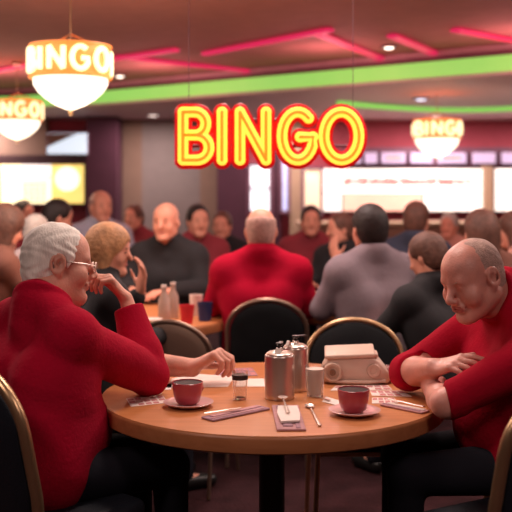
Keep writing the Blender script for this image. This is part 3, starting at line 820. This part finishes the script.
# ---- right man
fR = nrm((-1, .05, 0)); rR = np.array([fR[1], -fR[0], 0])
J = dict(hip=(.94, 3.20, .56), neck=(.848, 3.19, 1.090), fwd=fR,
         shR=(.815, 3.40, .985), shL=(.890, 2.96, .945),
         elR=(.538, 3.35, .812), wrR=(.588, 3.130, .868),
         elL=(.592, 2.965, .788), wrL=(.590, 3.195, .790))
for q, sg_ in (('R', 1), ('L', -1)):
    h = np.array(J['hip'])+rR*sg_*.11; J['kn'+q] = h+fR*.44+np.array([0, 0, -.04]); J['an'+q] = h+fR*.46+np.array([0, 0, -.46])
HcR = np.array([.712, 3.12, 1.163]); RR = headR(math.radians(211), math.radians(20), math.radians(-4)); sR = 1.04
lo, hi = (.25, 2.8, 0), (1.25, 3.62, 1.36)
b = Vol(lo, hi, H)
torso_sdf(b, J, -.022, 1.08, .02); legs_sdf(b, J, -.012)
for q in 'LR': b.cap((J['an'+q][0], J['an'+q][1], .05), np.array(J['an'+q])+fR*.12+np.array([0, 0, -.06]), .035, .028, .02)
arm_sdf(b, J['shR'], J['elR'], J['wrR'], -.003, .058, .050, .036); arm_sdf(b, J['shL'], J['elL'], J['wrL'], -.002, .056, .046, .034)
neck_sdf(b, HcR, RR, J['neck'], sR, .006); head_sdf(b, HcR, RR, sR, fat=1.12)
hand_sdf(b, J['wrR'], (.60, -.74, .30), (-.10, -.45, .88), -1, [(.30, .30, .25), (.38, .40, .3), (.42, .45, .35), (.48, .5, .4)], 1.05, spread=.16, thumb=(.75, .60, -.1), tcurl=.2, k=.0015)
hand_sdf(b, J['wrL'], (.25, .9, .0), (-.3, 0, .9), 1, [(.2, .3, .2)]*4, .95, thumb=(.95, .15, -.3), tcurl=.1)
sw = Vol(lo, hi, .005)
torso_sdf(sw, J, .006, 1.10, .025); sw.cap((.90, 3.08, .56), (.92, 3.32, .56), .15, .15, .04)
arm_sdf(sw, J['shR'], J['elR'], J['wrR'], .010, .066, .052, .046, fore=.14)
arm_sdf(sw, J['shL'], np.array(J['elL'])*.86+np.array(J['shL'])*.14, J['wrL'], .006, .062, .050, .05, fore=0)
dR = np.array(J['wrR'])-np.array(J['elR']); sw.half(np.array(J['elR'])+.22*dR, dR, .075)
dl = np.array(J['elL'])-np.array(J['shL']); sw.half(np.array(J['elL'])-.02*dl, dl+np.array([-.05, 0, .12]), .095)
sw.cap(np.array(J['elL'])-.10*dl, np.array(J['elL'])-.04*dl, .058, .056, .01)
sw.half(np.array(J['elL'])-.02*dl, dl+np.array([-.05, 0, .12]), .095)
nd = nrm(HcR+RR@np.array([0, -.03, -.06])-np.array(J['neck'])); rr_ = nrm(np.cross(nd, [0, 0, 1.])) if False else rR
nR = np.stack([nrm(np.cross(np.cross(nd, rR), nd)), nrm(np.cross(nd, rR)), nd], 1)
sw.tor(np.array(J['neck'])+nd*.052+fR*.010, .082, .013, nR, .015)
sw.tor(np.array(J['neck'])+nd*.018+fR*.012, .094, .014, nR, .02)
sw.cap(np.array(J['neck'])+nd*.074+fR*.02, np.array(J['neck'])+nd*.14+fR*.06, .062, .066, .0, 'sub')
pc = np.array(J['neck'])+fR*.105+np.array([0, 0, -.035])
sw.cap(pc, pc+np.array([-.05, 0, -.14]), .010, .008, .012, 'sub')
sw.half((.51, 3.34, .742), (0, 0, -1), .11)
tr = Vol((.3, 2.9, 0), (1.3, 3.5, .75), .008); legs_sdf(tr, J, .004)
sh = Vol((.2, 2.9, 0), (1.2, 3.5, .3), .006); shoes(sh, J, yb)
hr = Vol(HcR-.2, HcR+.2, .004)
Lh = lambda x, y, z: HcR+RR@(np.array([x, y, z])*sR)
hr.ell(Lh(0, -.017, .036), (.0825, .1032, .0918), RR, 0)
hr.ell(Lh(0, -.045, -.020), (.0705, .0643, .078), RR, .03)
hr.ell(Lh(0, .165, .03), (.20, .165, .20), RR, .01, 'sub')
hr.ell(Lh(0, .09, -.105), (.20, .125, .125), RR, .01, 'sub')
hr.ell(Lh(0, .0, -.165), (.20, .20, .08), RR, .01, 'sub')
for q in (-1, 1): hr.ell(Lh(q*.088, .0, -.006), (.03, .026, .038), RR, .006, 'sub')
kf2 = folds(.016, 11, .55)
right_man = finish_person(b, [('polo_shirt', sw, 'red_polo', lambda V: kf2(V)*np.clip((V[:, 2]-.76)/.03+.2, 0, 1)*np.clip((1.06-V[:, 2])/.12, 0, 1)), ('trousers', tr, 'dark_trousers', None), ('shoes', sh, 'black_shoe', None), ('hair', hr, 'hair_stub', lambda V: hairfold(V)*.3)],
    J, (.94, 3.20, 0), 'balding man in a red shirt at the right, smiling down with folded arms', 'skin_ruddy', lipmask(HcR, RR, sR))
og = np.array((.94, 3.20, 0))
for q in (-1, 1):
    eb = MB().tube([tuple(Lh(q*.016, .0935, .022)-og), tuple(Lh(q*.032, .0915, .027)-og), tuple(Lh(q*.048, .078, .022)-og)], [.0025, .0035, .002], 6)
    eb.obj('eyebrow', 'hair_stub', right_man)

# ------------------------------------------------------------------ the crowd
def proto(kind):
    """one seated pose, origin on the floor under the hips, facing +Y; returns raw volumes"""
    f = np.array([0, 1., 0]); lean = {'up': .03, 'lean': .12, 'turn': .05}[kind]
    J = dict(hip=(0, 0, .56), neck=(0, lean, 1.085), fwd=f, shR=(.185, lean+.0, .99), shL=(-.185, lean, .99))
    if kind == 'up': J.update(elR=(.26, .12, .79), elL=(-.26, .12, .79), wrR=(.12, .34, .795), wrL=(-.12, .34, .795))
    if kind == 'lean': J.update(elR=(.27, .26, .80), elL=(-.27, .26, .80), wrR=(.06, .40, .80), wrL=(-.10, .42, .80))
    if kind == 'turn': J.update(elR=(.25, .14, .79), elL=(-.25, .22, .80), wrR=(.10, .36, .80), wrL=(-.10, .30, 1.0))
    for q, s_ in (('R', 1), ('L', -1)): J['kn'+q] = (s_*.12, .42, .52); J['an'+q] = (s_*.13, .44, .09)
    Hc = np.array([0, lean+.045, 1.215]); R = headR(PI/2+{'up': 0, 'lean': .25, 'turn': -.6}[kind], {'up': .05, 'lean': .35, 'turn': .1}[kind])
    h = .011; b = Vol((-.42, -.25, 0), (.42, .62, 1.4), h)
    torso_sdf(b, J, -.024); legs_sdf(b, J, -.014)
    for q in 'LR': b.cap((J['an'+q][0], J['an'+q][1], .055), (J['an'+q][0], J['an'+q][1]+.1, .045), .033, .028, .02)
    for q in 'LR': arm_sdf(b, J['sh'+q], J['el'+q], J['wr'+q], -.004, .05, .042, .030)
    neck_sdf(b, Hc, R, J['neck']); head_sdf(b, Hc, R, 1, detail=False)
    up = kind == 'turn'
    hand_sdf(b, J['wrR'], (-.5, .8, 0), (0, 0, 1), -1, [(.2, .4, .3)]*4, 1, fr=.011)
    hand_sdf(b, J['wrL'], (.2, 0, 1) if up else (.5, .8, 0), (0, 1, .2) if up else (0, 0, 1), 1, [(.3, .4, .3)]*4, 1, fr=.011)
    s = Vol((-.42, -.25, .3), (.42, .62, 1.3), .011); torso_sdf(s, J, .010)
    for q in 'LR': arm_sdf(s, J['sh'+q], J['el'+q], J['wr'+q], .010, .058, .05, .038, fore=.8)
    s.tor(np.array(J['neck'])+np.array([0, .012, .028]), .075, .013, np.eye(3), .02)
    t = Vol((-.42, -.25, 0), (.42, .62, .8), .012); legs_sdf(t, J, .008)
    sh = Vol((-.42, -.25, 0), (.42, .75, .3), .010); shoes(sh, J, 0)
    L = lambda x, y, z: Hc+R@np.array([x, y, z]); hairs = {}
    for ht in ('short', 'fringe', 'long'):
        hv = Vol(Hc-.28, Hc+.22, .010); g = {'short': .013, 'fringe': .006, 'long': .02}[ht]
        hv.ell(L(0, -.016, .040), (.078+g, .098+g, .087+g), R, 0); hv.ell(L(0, -.045, -.02), (.068+g, .062+g, .075+g), R, .03)
        if ht == 'long':
            hv.cap(L(0, -.05, .0), L(0, -.06, -.15), .085, .075, .03)
            for q in (-1, 1): hv.cap(L(q*.07, -.01, .02), L(q*.075, -.01, -.16), .035, .03, .03)
        if ht != 'long':
            hv.ell(L(0, .085, -.10), (.2, .115, .125), R, .01, 'sub'); hv.ell(L(0, 0, -.165), (.2, .2, .08), R, .01, 'sub')
            hv.ell(L(0, .17, -.02), (.2, .12, .2), R, .012, 'sub')
        else: hv.ell(L(0, .125, -.04), (.066, .10, .10), R, .02, 'sub')
        if ht == 'fringe': hv.ell(L(0, .01, .16), (.2, .2, .10), R, .01, 'sub')
        hairs[ht] = vmesh(hv, 'hair', 'hair_dark', (0, 0, 0))[0]
    face = []
    for q in (-1, 1):
        for nm, c_, r_, m_ in (('eye', (q*.031, .088, .003), (.009, .005, .0035), 'hair_brown'), ('eyebrow', (q*.033, .093, .025), (.015, .004, .0025), 'hair_brown')):
            e_ = MB().lathe([(0, -1), (.5, -.87), (.87, -.5), (1, 0), (.87, .5), (.5, .87), (0, 1)], n=12)
            e_.v = [tuple(L(c_[0]+v_[0]*r_[0], c_[1]+v_[1]*r_[1], c_[2]+v_[2]*r_[2])) for v_ in e_.v]; face.append((nm, e_.mesh(nm, m_), m_))
    e_ = MB().lathe([(0, -1), (.5, -.87), (.87, -.5), (1, 0), (.87, .5), (.5, .87), (0, 1)], n=12)
    e_.v = [tuple(L(v_[0]*.020, .090+v_[1]*.005, -.062+v_[2]*.004)) for v_ in e_.v]; face.append(('lips', e_.mesh('lips', 'lips'), 'lips'))
    return dict(face=face, body=vmesh(b, 'person', 'skin_bg', (0, 0, 0))[0], shirt=vmesh(s, 'shirt', 'red_knit', (0, 0, 0), folds(.012, 3, .8))[0],
                trousers=vmesh(t, 'trousers', 'dark_trousers', (0, 0, 0))[0], shoes=vmesh(sh, 'shoes', 'black_shoe', (0, 0, 0))[0], hair=hairs, head=Hc)
PR = {k: proto(k) for k in ('up', 'lean', 'turn')}
def setmat(o, m):
    o.material_slots[0].link = 'OBJECT'; o.material_slots[0].material = M[m]
def crowd(px, top, Y, yaw, kind, shirt, hair, hm, label, sx=1.0, skin='skin_bg'):
    """head at px column, crown at row top, at Y metres; yaw 0 = facing away, +90 = facing left"""
    P = PR[kind]; s = max(.92, min(1.12, Z(top, Y)/1.345)); a = math.radians(yaw)
    hx, hy = P['head'][0], P['head'][1]; hx, hy = hx*sx*s, hy*s
    wx = X(px, Y)-(hx*math.cos(a)-hy*math.sin(a)); wy = Y-(hx*math.sin(a)+hy*math.cos(a))
    o = put('person', P['body']); setmat(o, skin); o.location = (wx, wy, 0); o.rotation_euler = (0, 0, a); o.scale = (s*sx, s, s); tag(o, label, 'person', 'seated crowd behind the front table')
    c = put('shirt', P['shirt'], o); setmat(c, shirt); put('trousers', P['trousers'], o); put('shoes', P['shoes'], o)
    for n_, me_, m_ in P['face']: put(n_, me_, o)
    if hair: c = put('hair', P['hair'][hair], o); setmat(c, hm)
    return o
mm('grey_cloth', (.20, .15, .17), .9, bump=.2); mm('lightgrey_cloth', (.42, .34, .34), .9, bump=.2); mm('navy_cloth', (.03, .035, .06), .9, bump=.2)
mm('black_cloth', (.012, .010, .012), .9); mm('bluegrey_cloth', (.34, .34, .42), .9); mm('brown_cloth', (.16, .06, .04), .9)
mm('pink_cloth', (.55, .26, .20), .9); mm('maroon_cloth', (.20, .02, .03), .9)
crowd(261, 207, 5.30, 0, 'up', 'red_knit', 'fringe', 'hair_stub', 'bald man in a red top seen from behind, sitting in the middle', 1.02)
crowd(369, 205, 5.20, 22, 'up', 'grey_cloth', 'short', 'hair_dark', 'dark-haired person in a grey top seen from behind, right of the middle', 1.02)
crowd(110, 225, 4.55, -62, 'turn', 'black_cloth', 'long', 'hair_blond', 'blond person in a black top just behind the white-haired man')
crowd(166, 202, 6.3, 165, 'up', 'black_cloth', None, None, 'bald man in black facing forward across the left back table')
crowd(427, 262, 4.75, 35, 'lean', 'black_cloth', 'short', 'hair_brown', 'low leaning person in black beside the smiling man')
crowd(6, 206, 5.7, -60, 'lean', 'brown_cloth', 'long', 'hair_brown', 'brown-haired person leaning at the left edge')
crowd(36, 215, 6.3, 10, 'up', 'lightgrey_cloth', 'short', 'hair_grey', 'grey-haired person in pale grey above the white-haired man')
crowd(58, 200, 7.2, -80, 'lean', 'brown_cloth', 'short', 'hair_dark', 'dark-haired person leaning right, below the yellow menu board')
crowd(101, 190, 8.0, -150, 'up', 'bluegrey_cloth', 'fringe', 'hair_stub', 'person in a blue-grey shirt in front of the plum column')
crowd(24, 201, 9.0, -120, 'up', 'maroon_cloth', 'short', 'hair_dark', 'distant person in maroon under the yellow menu board')
crowd(134, 205, 9.3, 150, 'up', 'maroon_cloth', 'short', 'hair_brown', 'distant person in maroon left of the bald man in black')
crowd(198, 205, 7.5, -160, 'up', 'maroon_cloth', 'short', 'hair_dark', 'distant person in maroon right of the bald man in black')
crowd(222, 212, 8.3, 170, 'up', 'black_cloth', 'short', 'hair_brown', 'distant person in black below the plum pillar')
crowd(311, 206, 8.0, 180, 'up', 'maroon_cloth', 'short', 'hair_dark', 'distant dark-haired person under the cream window')
crowd(340, 213, 7.2, 140, 'turn', 'black_cloth', 'short', 'hair_brown', 'person in black left of the grey-backed person, further away')
crowd(417, 202, 6.9, -30, 'up', 'navy_cloth', 'short', 'hair_brown', 'brown-haired person in navy in front of the white sign')
crowd(480, 211, 5.8, 30, 'up', 'brown_cloth', 'long', 'hair_brown', 'auburn-haired person just above the smiling man')
crowd(514, 212, 6.4, 60, 'up', 'pink_cloth', 'long', 'hair_brown', 'brown-haired person in pink at the right edge')
crowd(449, 214, 8.9, 150, 'up', 'pink_cloth', 'short', 'hair_grey', 'distant grey-haired person in pink between two brown-haired people')

# ------------------------------------------------------------------ chairs in place
def ch_at(px, Y, yaw, label, parts):   # px: column of the back's centre at distance Y
    a = yaw; bx, by = 0, -.24
    return chair(X(px, Y)-(bx*math.cos(a)-by*math.sin(a)), Y-(bx*math.sin(a)+by*math.cos(a)), a, label, parts)
ch_at(267, 5.02, 0, 'black padded chair with dark bronze frame holding the red-topped man', cp_brz)
ch_at(355, 4.16, PI, 'empty black chair with arched brass frame behind the beige box', cp_brs)
ch_at(437, 4.95, math.radians(35), 'black chair with brass frame behind the smiling man', cp_brs)
chair(-.646, 2.984, math.radians(-40), 'dark chair with broad brass frame at the left edge, under the sweatered man', cp_big)
chair(.70, 2.768, math.radians(30), 'dark chair with broad brass frame at the lower right edge, before the smiling man', cp_big)
chair(1.02, 3.20, math.radians(90), 'dark chair the smiling man sits on, mostly out of view', cp_big)
ch_at(172, 4.55, math.radians(-15), 'chair at the left back table, seen past the red elbow', chair_parts(.83, .40, 'bronze', 'taupe_wall', .012))

# ------------------------------------------------------------------ table-top things
def lathe_obj(name, prof, m, parent, n=40): return MB().lathe(prof, n=n).obj(name, m, parent)
def flask(px, py, R, Hf, label, lever):
    x, y = T(px, py); t = thing('steel_flask', label, 'coffee flask', (x, y, TZ), lever, 'steel coffee flasks')
    lathe_obj('body', [(0, .001), (R*.97, .001), (R, .006), (R, .016), (R*.98, .020), (R*.985, Hf*.95), (R*.975, Hf*.98), (R*.93, Hf), (0, Hf)], 'steel', t, 48)
    lathe_obj('lid', [(0, Hf), (R*.88, Hf), (R*.88, Hf+.004), (R*.7, Hf+.010), (R*.28, Hf+.014), (R*.22, Hf+.022), (0, Hf+.022)], 'steel', t)
    k = lathe_obj('knob', [(0, Hf+.022), (.006, Hf+.022), (.006, Hf+.030), (.013, Hf+.034), (.013, Hf+.040), (0, Hf+.042)], 'black_plastic', t, 24)
    MB().box((.018, 0, Hf+.037), (.05, .014, .006), bev=.002).obj('lever', 'black_plastic', t)
    MB().prism([(-.012, -.012), (.012, -.012), (.0, .012)], 0, .02, None, (-R*.62, -.01, Hf+.012)).obj('spout', 'steel', t)
    
flask(279.5, 398, .052, .150, 'steel coffee flask standing in front of the other one', 1.4)
flask(295.5, 390, .046, .155, 'steel coffee flask half hidden behind the other one', .5)

def cup(px, py, label1, label2, sc=1.0):
    x, y = T(px, py)
    s = thing('saucer', label2, 'saucer', (x, y, TZ), 0, 'pink saucers')
    lathe_obj('plate', [(0, .001), (.045*sc, .001), (.05*sc, .003), (.078*sc, .013), (.083*sc, .017), (.080*sc, .018), (.05*sc, .008), (0, .0065)], 'saucer_pink', s, 56)
    t = thing('coffee_cup', label1, 'cup', (x-.003, y, TZ+.0085), 0, 'red coffee cups'); t.scale = (1, 1, .93)
    lathe_obj('body', [(0, 0), (.029, 0), (.031, .003), (.039, .010), (.046, .032), (.0495, .058), (.051, .078), (.0495, .079), (.048, .074), (.045, .05), (.032, .012), (0, .008)], 'cup_red', t, 56)
    lathe_obj('coffee', [(0, .0755), (.0482, .0755), (.047, .072), (0, .072)], 'coffee', t)
    MB().tube([(.047*math.cos(.9), .047*math.sin(.9), .062), (.07*math.cos(.9), .07*math.sin(.9), .06), (.074*math.cos(.9), .074*math.sin(.9), .042), (.06*math.cos(.9), .06*math.sin(.9), .026), (.042*math.cos(.9), .042*math.sin(.9), .024)], .0045, 10).obj('handle', 'cup_red', t)
cup(188.5, 406.5, 'red cup of black coffee in front of the sweatered man', 'pink saucer under the left red cup')
cup(354.5, 414.5, 'red cup of black coffee near the beige box', 'pink saucer under the right red cup')

def tumbler(px, py, R, Hg, label, fill, fh, R0=None):
    x, y = T(px, py); R0 = R0 or R*.82
    t = thing('drinking_glass', label, 'glass', (x, y, TZ), 0)
    lathe_obj('glass_wall', [(0, .001), (R0, .001), (R, Hg), (R-.002, Hg), (R0-.002, .007), (0, .007)], 'glass', t)
    a = .0075; ra = R0-.0024; rb = R0-.0024+(R-R0)*fh/Hg
    if fill: lathe_obj('drink', [(0, a), (ra, a), (rb, fh), (0, fh)], fill, t)
    return t
tumbler(315, 396, .034, .106, 'frosty glass of pale drink right of the steel flasks', 'milk', .096)
g = tumbler(240, 399, .027, .095, 'small clear glass left of the steel flasks', None, 0)
lathe_obj('dark_band', [(.0265, .068), (.0275, .068), (.028, .084), (.027, .084)], 'black_plastic', g)

# beige box-like dispenser
x, y = T(356, 381)
t = thing('ticket_dispenser', 'chunky beige plastic dispenser with a round dial on the table', 'dispenser', (x, y, TZ), math.radians(-4))
out = [(-.120, .004), (-.128, .02), (-.126, .060), (-.112, .085), (-.085, .096), (.06, .098), (.085, .085), (.118, .045), (.125, .02), (.118, .004)]
vs = []; fs = []; n = len(out); dep = [(-.062, .90), (-.058, .97), (-.045, 1), (.045, 1), (.058, .97), (.062, .90)]
for yy, s_ in dep: vs += [(u*s_, yy, .05+(z-.05)*s_) for u, z in out]
for i in range(len(dep)-1):
    for k in range(n): fs.append((i*n+k, i*n+(k+1) % n, (i+1)*n+(k+1) % n, (i+1)*n+k))
fs += [tuple(range(n)), tuple(range(len(dep)*n-1, (len(dep)-1)*n-1, -1))]
MB().add(vs, fs).obj('body', 'beige_plastic', t, ang=50)
MB().box((-.025, -.010, .112), (.185, .125, .016), bev=.006, rot=Matrix.Rotation(math.radians(-3), 3, 'Y') @ Matrix.Rotation(math.radians(9), 3, 'X')).obj('lid', 'beige_plastic', t)
MB().box((.062, .0, .104), (.035, .09, .020), bev=.006, rot=Matrix.Rotation(math.radians(18), 3, 'Y')).obj('hinge_block', 'beige_plastic', t)
def disc(c, r, th, nm, m, par, inner=0):
    o = MB().lathe([(0, 0), (r, 0), (r, th*.7), (r*.9, th), (inner if inner else r*.5, th), (inner*.95 if inner else r*.45, th*.6), (0, th*.6)], n=36).obj(nm, m, par)
    o.matrix_local = Matrix.Translation(c) @ Matrix.Rotation(PI/2, 4, 'X'); return o
d = disc((-.088, -.058, .045), .036, .022, 'dial', 'beige_plastic', t, .024); disc((0, 0, .013), .012, .014, 'dial_hub', 'bronze', d).matrix_local = Matrix.Translation((0, 0, .012))
disc((.062, -.058, .052), .026, .012, 'side_button', 'beige_plastic', t)
MB().tube([(-.10, -.066, .012), (-.04, -.070, .010), (.04, -.070, .010), (.105, -.062, .014)], .007, 8).obj('base_rim', 'beige_plastic', t)
r = MB()
for i in range(4): r.box((.116+.007*i, 0, .035-.002*i), (.004, .07, .045), bev=.0015)
r.box((.125, 0, .03), (.03, .05, .03), bev=.004); r.obj('ribbed_end', 'saucer_pink', t)

# paper, napkins, cutlery: flat goods lie on the table with real thickness
def flat(name, label, cat, pts, m, z=0, th=.0012, group=None, parent=None, bev=0):
    P = [T(*p) for p in pts]; cx = sum(p[0] for p in P)/len(P); cy = sum(p[1] for p in P)/len(P)
    vs = [(p[0]-cx, p[1]-cy, 0) for p in P]+[(p[0]-cx, p[1]-cy, th) for p in P]; n = len(P)
    mb = MB().add(vs, [tuple(range(n)), tuple(range(n, 2*n))]+[(k, (k+1) % n, (k+1) % n+n, k+n) for k in range(n)])
    o = mb.obj(name, m, smooth=False); o.location = (cx, cy, TZ+.0006+z)
    if parent: o.parent = parent; o.location = (cx-parent.location.x, cy-parent.location.y, z)
    else: tag(o, label, cat, group)
    return o
def lerp(a, b, t): return (a[0]+(b[0]-a[0])*t, a[1]+(b[1]-a[1])*t)
def card(label, q, base='paper', rows=3, cols=6, z=0, pr='card_print'):
    """bingo slip: quad q = near-left, near-right, far-right, far-left (pixels) with printed squares as raised ink"""
    o = flat('bingo_card', label, 'card', q, base, z, .001, 'bingo slips on the front table')
    mb = MB(); W = [T(*p) for p in q]; cx, cy = o.location.x, o.location.y
    def uv(u, v):
        a = lerp(W[0], W[1], u); b = lerp(W[3], W[2], u); c = lerp(a, b, v); return (c[0]-cx, c[1]-cy)
    for i in range(cols):
        for j in range(rows):
            if (i*3+j*5+i*j) % 4 == 0: continue
            c = [uv((i+.12)/cols, (j+.15)/rows), uv((i+.88)/cols, (j+.15)/rows), uv((i+.88)/cols, (j+.85)/rows), uv((i+.12)/cols, (j+.85)/rows)]
            mb.add([(p[0], p[1], .0009) for p in c]+[(p[0], p[1], .0013) for p in c], [(0, 1, 2, 3), (4, 5, 6, 7), (0, 1, 5, 4), (1, 2, 6, 5), (2, 3, 7, 6), (3, 0, 4, 7)])
    mb.obj('printed_squares', pr, o, smooth=False); return o
card('bingo slip left of the left red cup', [(131, 407), (168, 403), (163, 396), (126, 399)], rows=3, cols=5)
flat('paper_sheet', 'white paper sheet under the sweatered man\'s bare forearm', 'paper', [(165, 388), (228, 387), (234, 377), (196, 374), (172, 379)], 'paper')
flat('paper_sheet', 'white paper slip between the small glass and the steel flask', 'paper', [(232, 387), (265, 387), (264, 379), (236, 379)], 'paper')
flat('paper_sheet', 'small white slip peeking out beside the left red cup and elbow', 'paper', [(146, 391), (171, 390), (172, 384), (160, 384)], 'paper')
card('bingo slip lying flat behind the sweatered man\'s raised hand', [(213, 376), (258, 376), (252, 368), (222, 369)], 'lilac_napkin', 2, 6)
card('bingo slip furthest right in the stack before the beige dispenser', [(372, 396), (412, 397), (402, 391), (370, 391)], rows=2, cols=5)
card('bingo slip sticking out of the stack nearest the right red cup', [(372, 404), (398, 403), (394, 398), (372, 398)], rows=2, cols=4)
card('bingo slip directly in front of the beige dispenser', [(330, 391), (392, 390), (388, 385.5), (336, 386)], rows=2, cols=7)
flat('paper_sheet', 'white slip left of the right red cup', 'paper', [(322, 402), (338, 406), (340, 401), (326, 397)], 'paper')

def cutlery_mesh(kind, L=.17):
    mb = MB()
    mb.tube([(-L/2, 0, .004), (-L*.2, 0, .0045), (L*.12, 0, .006), (L*.22, 0, .005)], [.006, .0045, .003, .0035], 10, ry=.0018, up=(0, 0, 1))
    if kind == 'spoon': mb.lathe([(0, 0), (.012, .0012), (.0165, .004), (.0175, .006), (.0155, .0052), (.011, .0032), (0, .002)], (L*.34, 0, .001), 24, 1.45, .95)
    elif kind == 'fork':
        mb.box((L*.25, 0, .005), (.02, .018, .002), bev=.0008)
        for k in range(4): mb.tube([(L*.29, -.0072+.0048*k, .005), (L*.5, -.0075+.005*k, .0065)], .0011, 6)
    else: mb.prism([(L*.18, -.006), (L*.5, -.005), (L*.54, .002), (L*.5, .008), (L*.18, .006)], 0, .0018, Matrix.Rotation(PI/2, 3, 'X'), (0, 0, .006))
    return mb
def cutlery(kind, a, b, label, z=.0):
    p = Vector(T(*a)); q = Vector(T(*b)); L = (q-p).length; c = (p+q)/2
    o = cutlery_mesh(kind, L).obj(kind, 'steel'); o.location = (c.x, c.y, TZ+z); o.rotation_euler = (0, 0, math.atan2(q.y-p.y, q.x-p.x))
    tag(o, label, kind); return o
def roll(label, pts, w, m, wh='paper', z=0):
    """napkin folded lengthwise with a lighter inner layer"""
    p = Vector(T(*pts[0])); q = Vector(T(*pts[1])); L = (q-p).length; c = (p+q)/2
    t = thing('folded_napkin', label, 'napkin', (c.x, c.y, TZ+z), math.atan2(q.y-p.y, q.x-p.x), 'folded napkins on the front table')
    MB().box((0, 0, .004), (L, w, .007), bev=.003).obj('outer_fold', m, t)
    MB().box((L*.02, w*.14, .0085), (L*.86, w*.34, .004), bev=.0015, rz=.03).obj('inner_fold', wh, t)
    MB().box((-L*.02, -w*.28, .0082), (L*.9, w*.16, .003), bev=.0012, rz=-.02).obj('folded_edge', 'lilac_napkin' if m == 'pink_napkin' else 'pink_napkin', t)
    return t
roll('lilac folded napkin between the left cup and the steel flask', ((207, 420.5), (264, 408.5)), .060, 'lilac_napkin', 'pink_napkin')
cutlery('knife', (204, 418), (240, 413.5), 'steel knife on the lilac napkin in the front left', .011)
t = roll('pink napkin laid towards the viewer under a white packet, in front of the flasks', ((291.5, 431.5), (285, 407)), .088, 'pink_napkin', 'lilac_napkin')
p = flat('paper_packet', 'crumpled white packet on the pink napkin in front of the flasks', 'packet', [(281, 427), (300, 426), (300, 419), (297, 411), (278, 411), (277, 418)], 'paper', .0115, .006)
cutlery('spoon', (288, 420), (282, 402), 'steel spoon on the pink napkin with its bowl near the flask', .019)
cutlery('spoon', (320, 427), (308, 404), 'steel spoon lying alone right of the white packet', .0)
roll('pink folded napkin with cutlery right of the right red cup', ((384, 405), (426, 413.5)), .045, 'pink_napkin')
cutlery('fork', (424, 411.5), (388, 404.5), 'steel fork on the napkin by the folded arms', .012)
cutlery('fork', (136, 404), (160, 395.5), 'steel fork on the bingo slip left of the left cup', .002)
cutlery('knife', (313, 397), (330, 402), 'steel knife beside the frosty glass', 0)

# ------------------------------------------------------------------ things on the back tables
def on(px, Y): return X(px, Y), Y
mm('blue_cup', (.02, .03, .10), .4); mm('bottle_clear', (.45, .33, .27), .25, var=.1); mm('bright_red', (.55, .02, .03), .5)
def simple(name, label, cat, px, Y, prof, m, cap=None, grp=None):
    x, y = on(px, Y); t = thing(name, label, cat, (x, y, TZ), 0, grp); lathe_obj('body', prof, m, t, 24)
    if cap: lathe_obj('cap', cap, 'paper', t, 20)
bp = [(0, .001), (.03, .001), (.032, .01), (.032, .12), (.014, .16), (.013, .185), (0, .185)]
simple('bottle', 'left one of the two pale bottles on the left back table', 'bottle', 164, 5.15, bp, 'bottle_clear', [(0, .186), (.015, .186), (.015, .2), (0, .2)])
simple('bottle', 'right one of the two pale bottles on the left back table', 'bottle', 173, 5.3, bp, 'bottle_clear', [(0, .186), (.015, .186), (.015, .2), (0, .2)])
simple('paper_cup', 'bright red cup on the left back table', 'cup', 187, 5.08, [(0, .001), (.03, .001), (.041, .10), (.038, .10), (.028, .01), (0, .01)], 'bright_red')
simple('paper_cup', 'dark blue cup on the left back table', 'cup', 205, 5.2, [(0, .001), (.034, .001), (.044, .10), (.041, .10), (.032, .01), (0, .01)], 'blue_cup')
simple('paper_cup', 'white cup standing between the red and blue cups', 'cup', 196, 5.4, [(0, .001), (.03, .001), (.038, .12), (.035, .12), (.028, .01), (0, .01)], 'paper')
simple('bowl', 'small white bowl behind the folded sleeve on the left back table', 'bowl', 152, 4.98, [(0, .001), (.03, .001), (.055, .04), (.052, .04), (.028, .006), (0, .006)], 'paper')
simple('paper_cup', 'white cup on the table between the two people seen from behind', 'cup', 322, 5.75, [(0, .001), (.03, .001), (.038, .10), (.035, .10), (.028, .01), (0, .01)], 'paper')
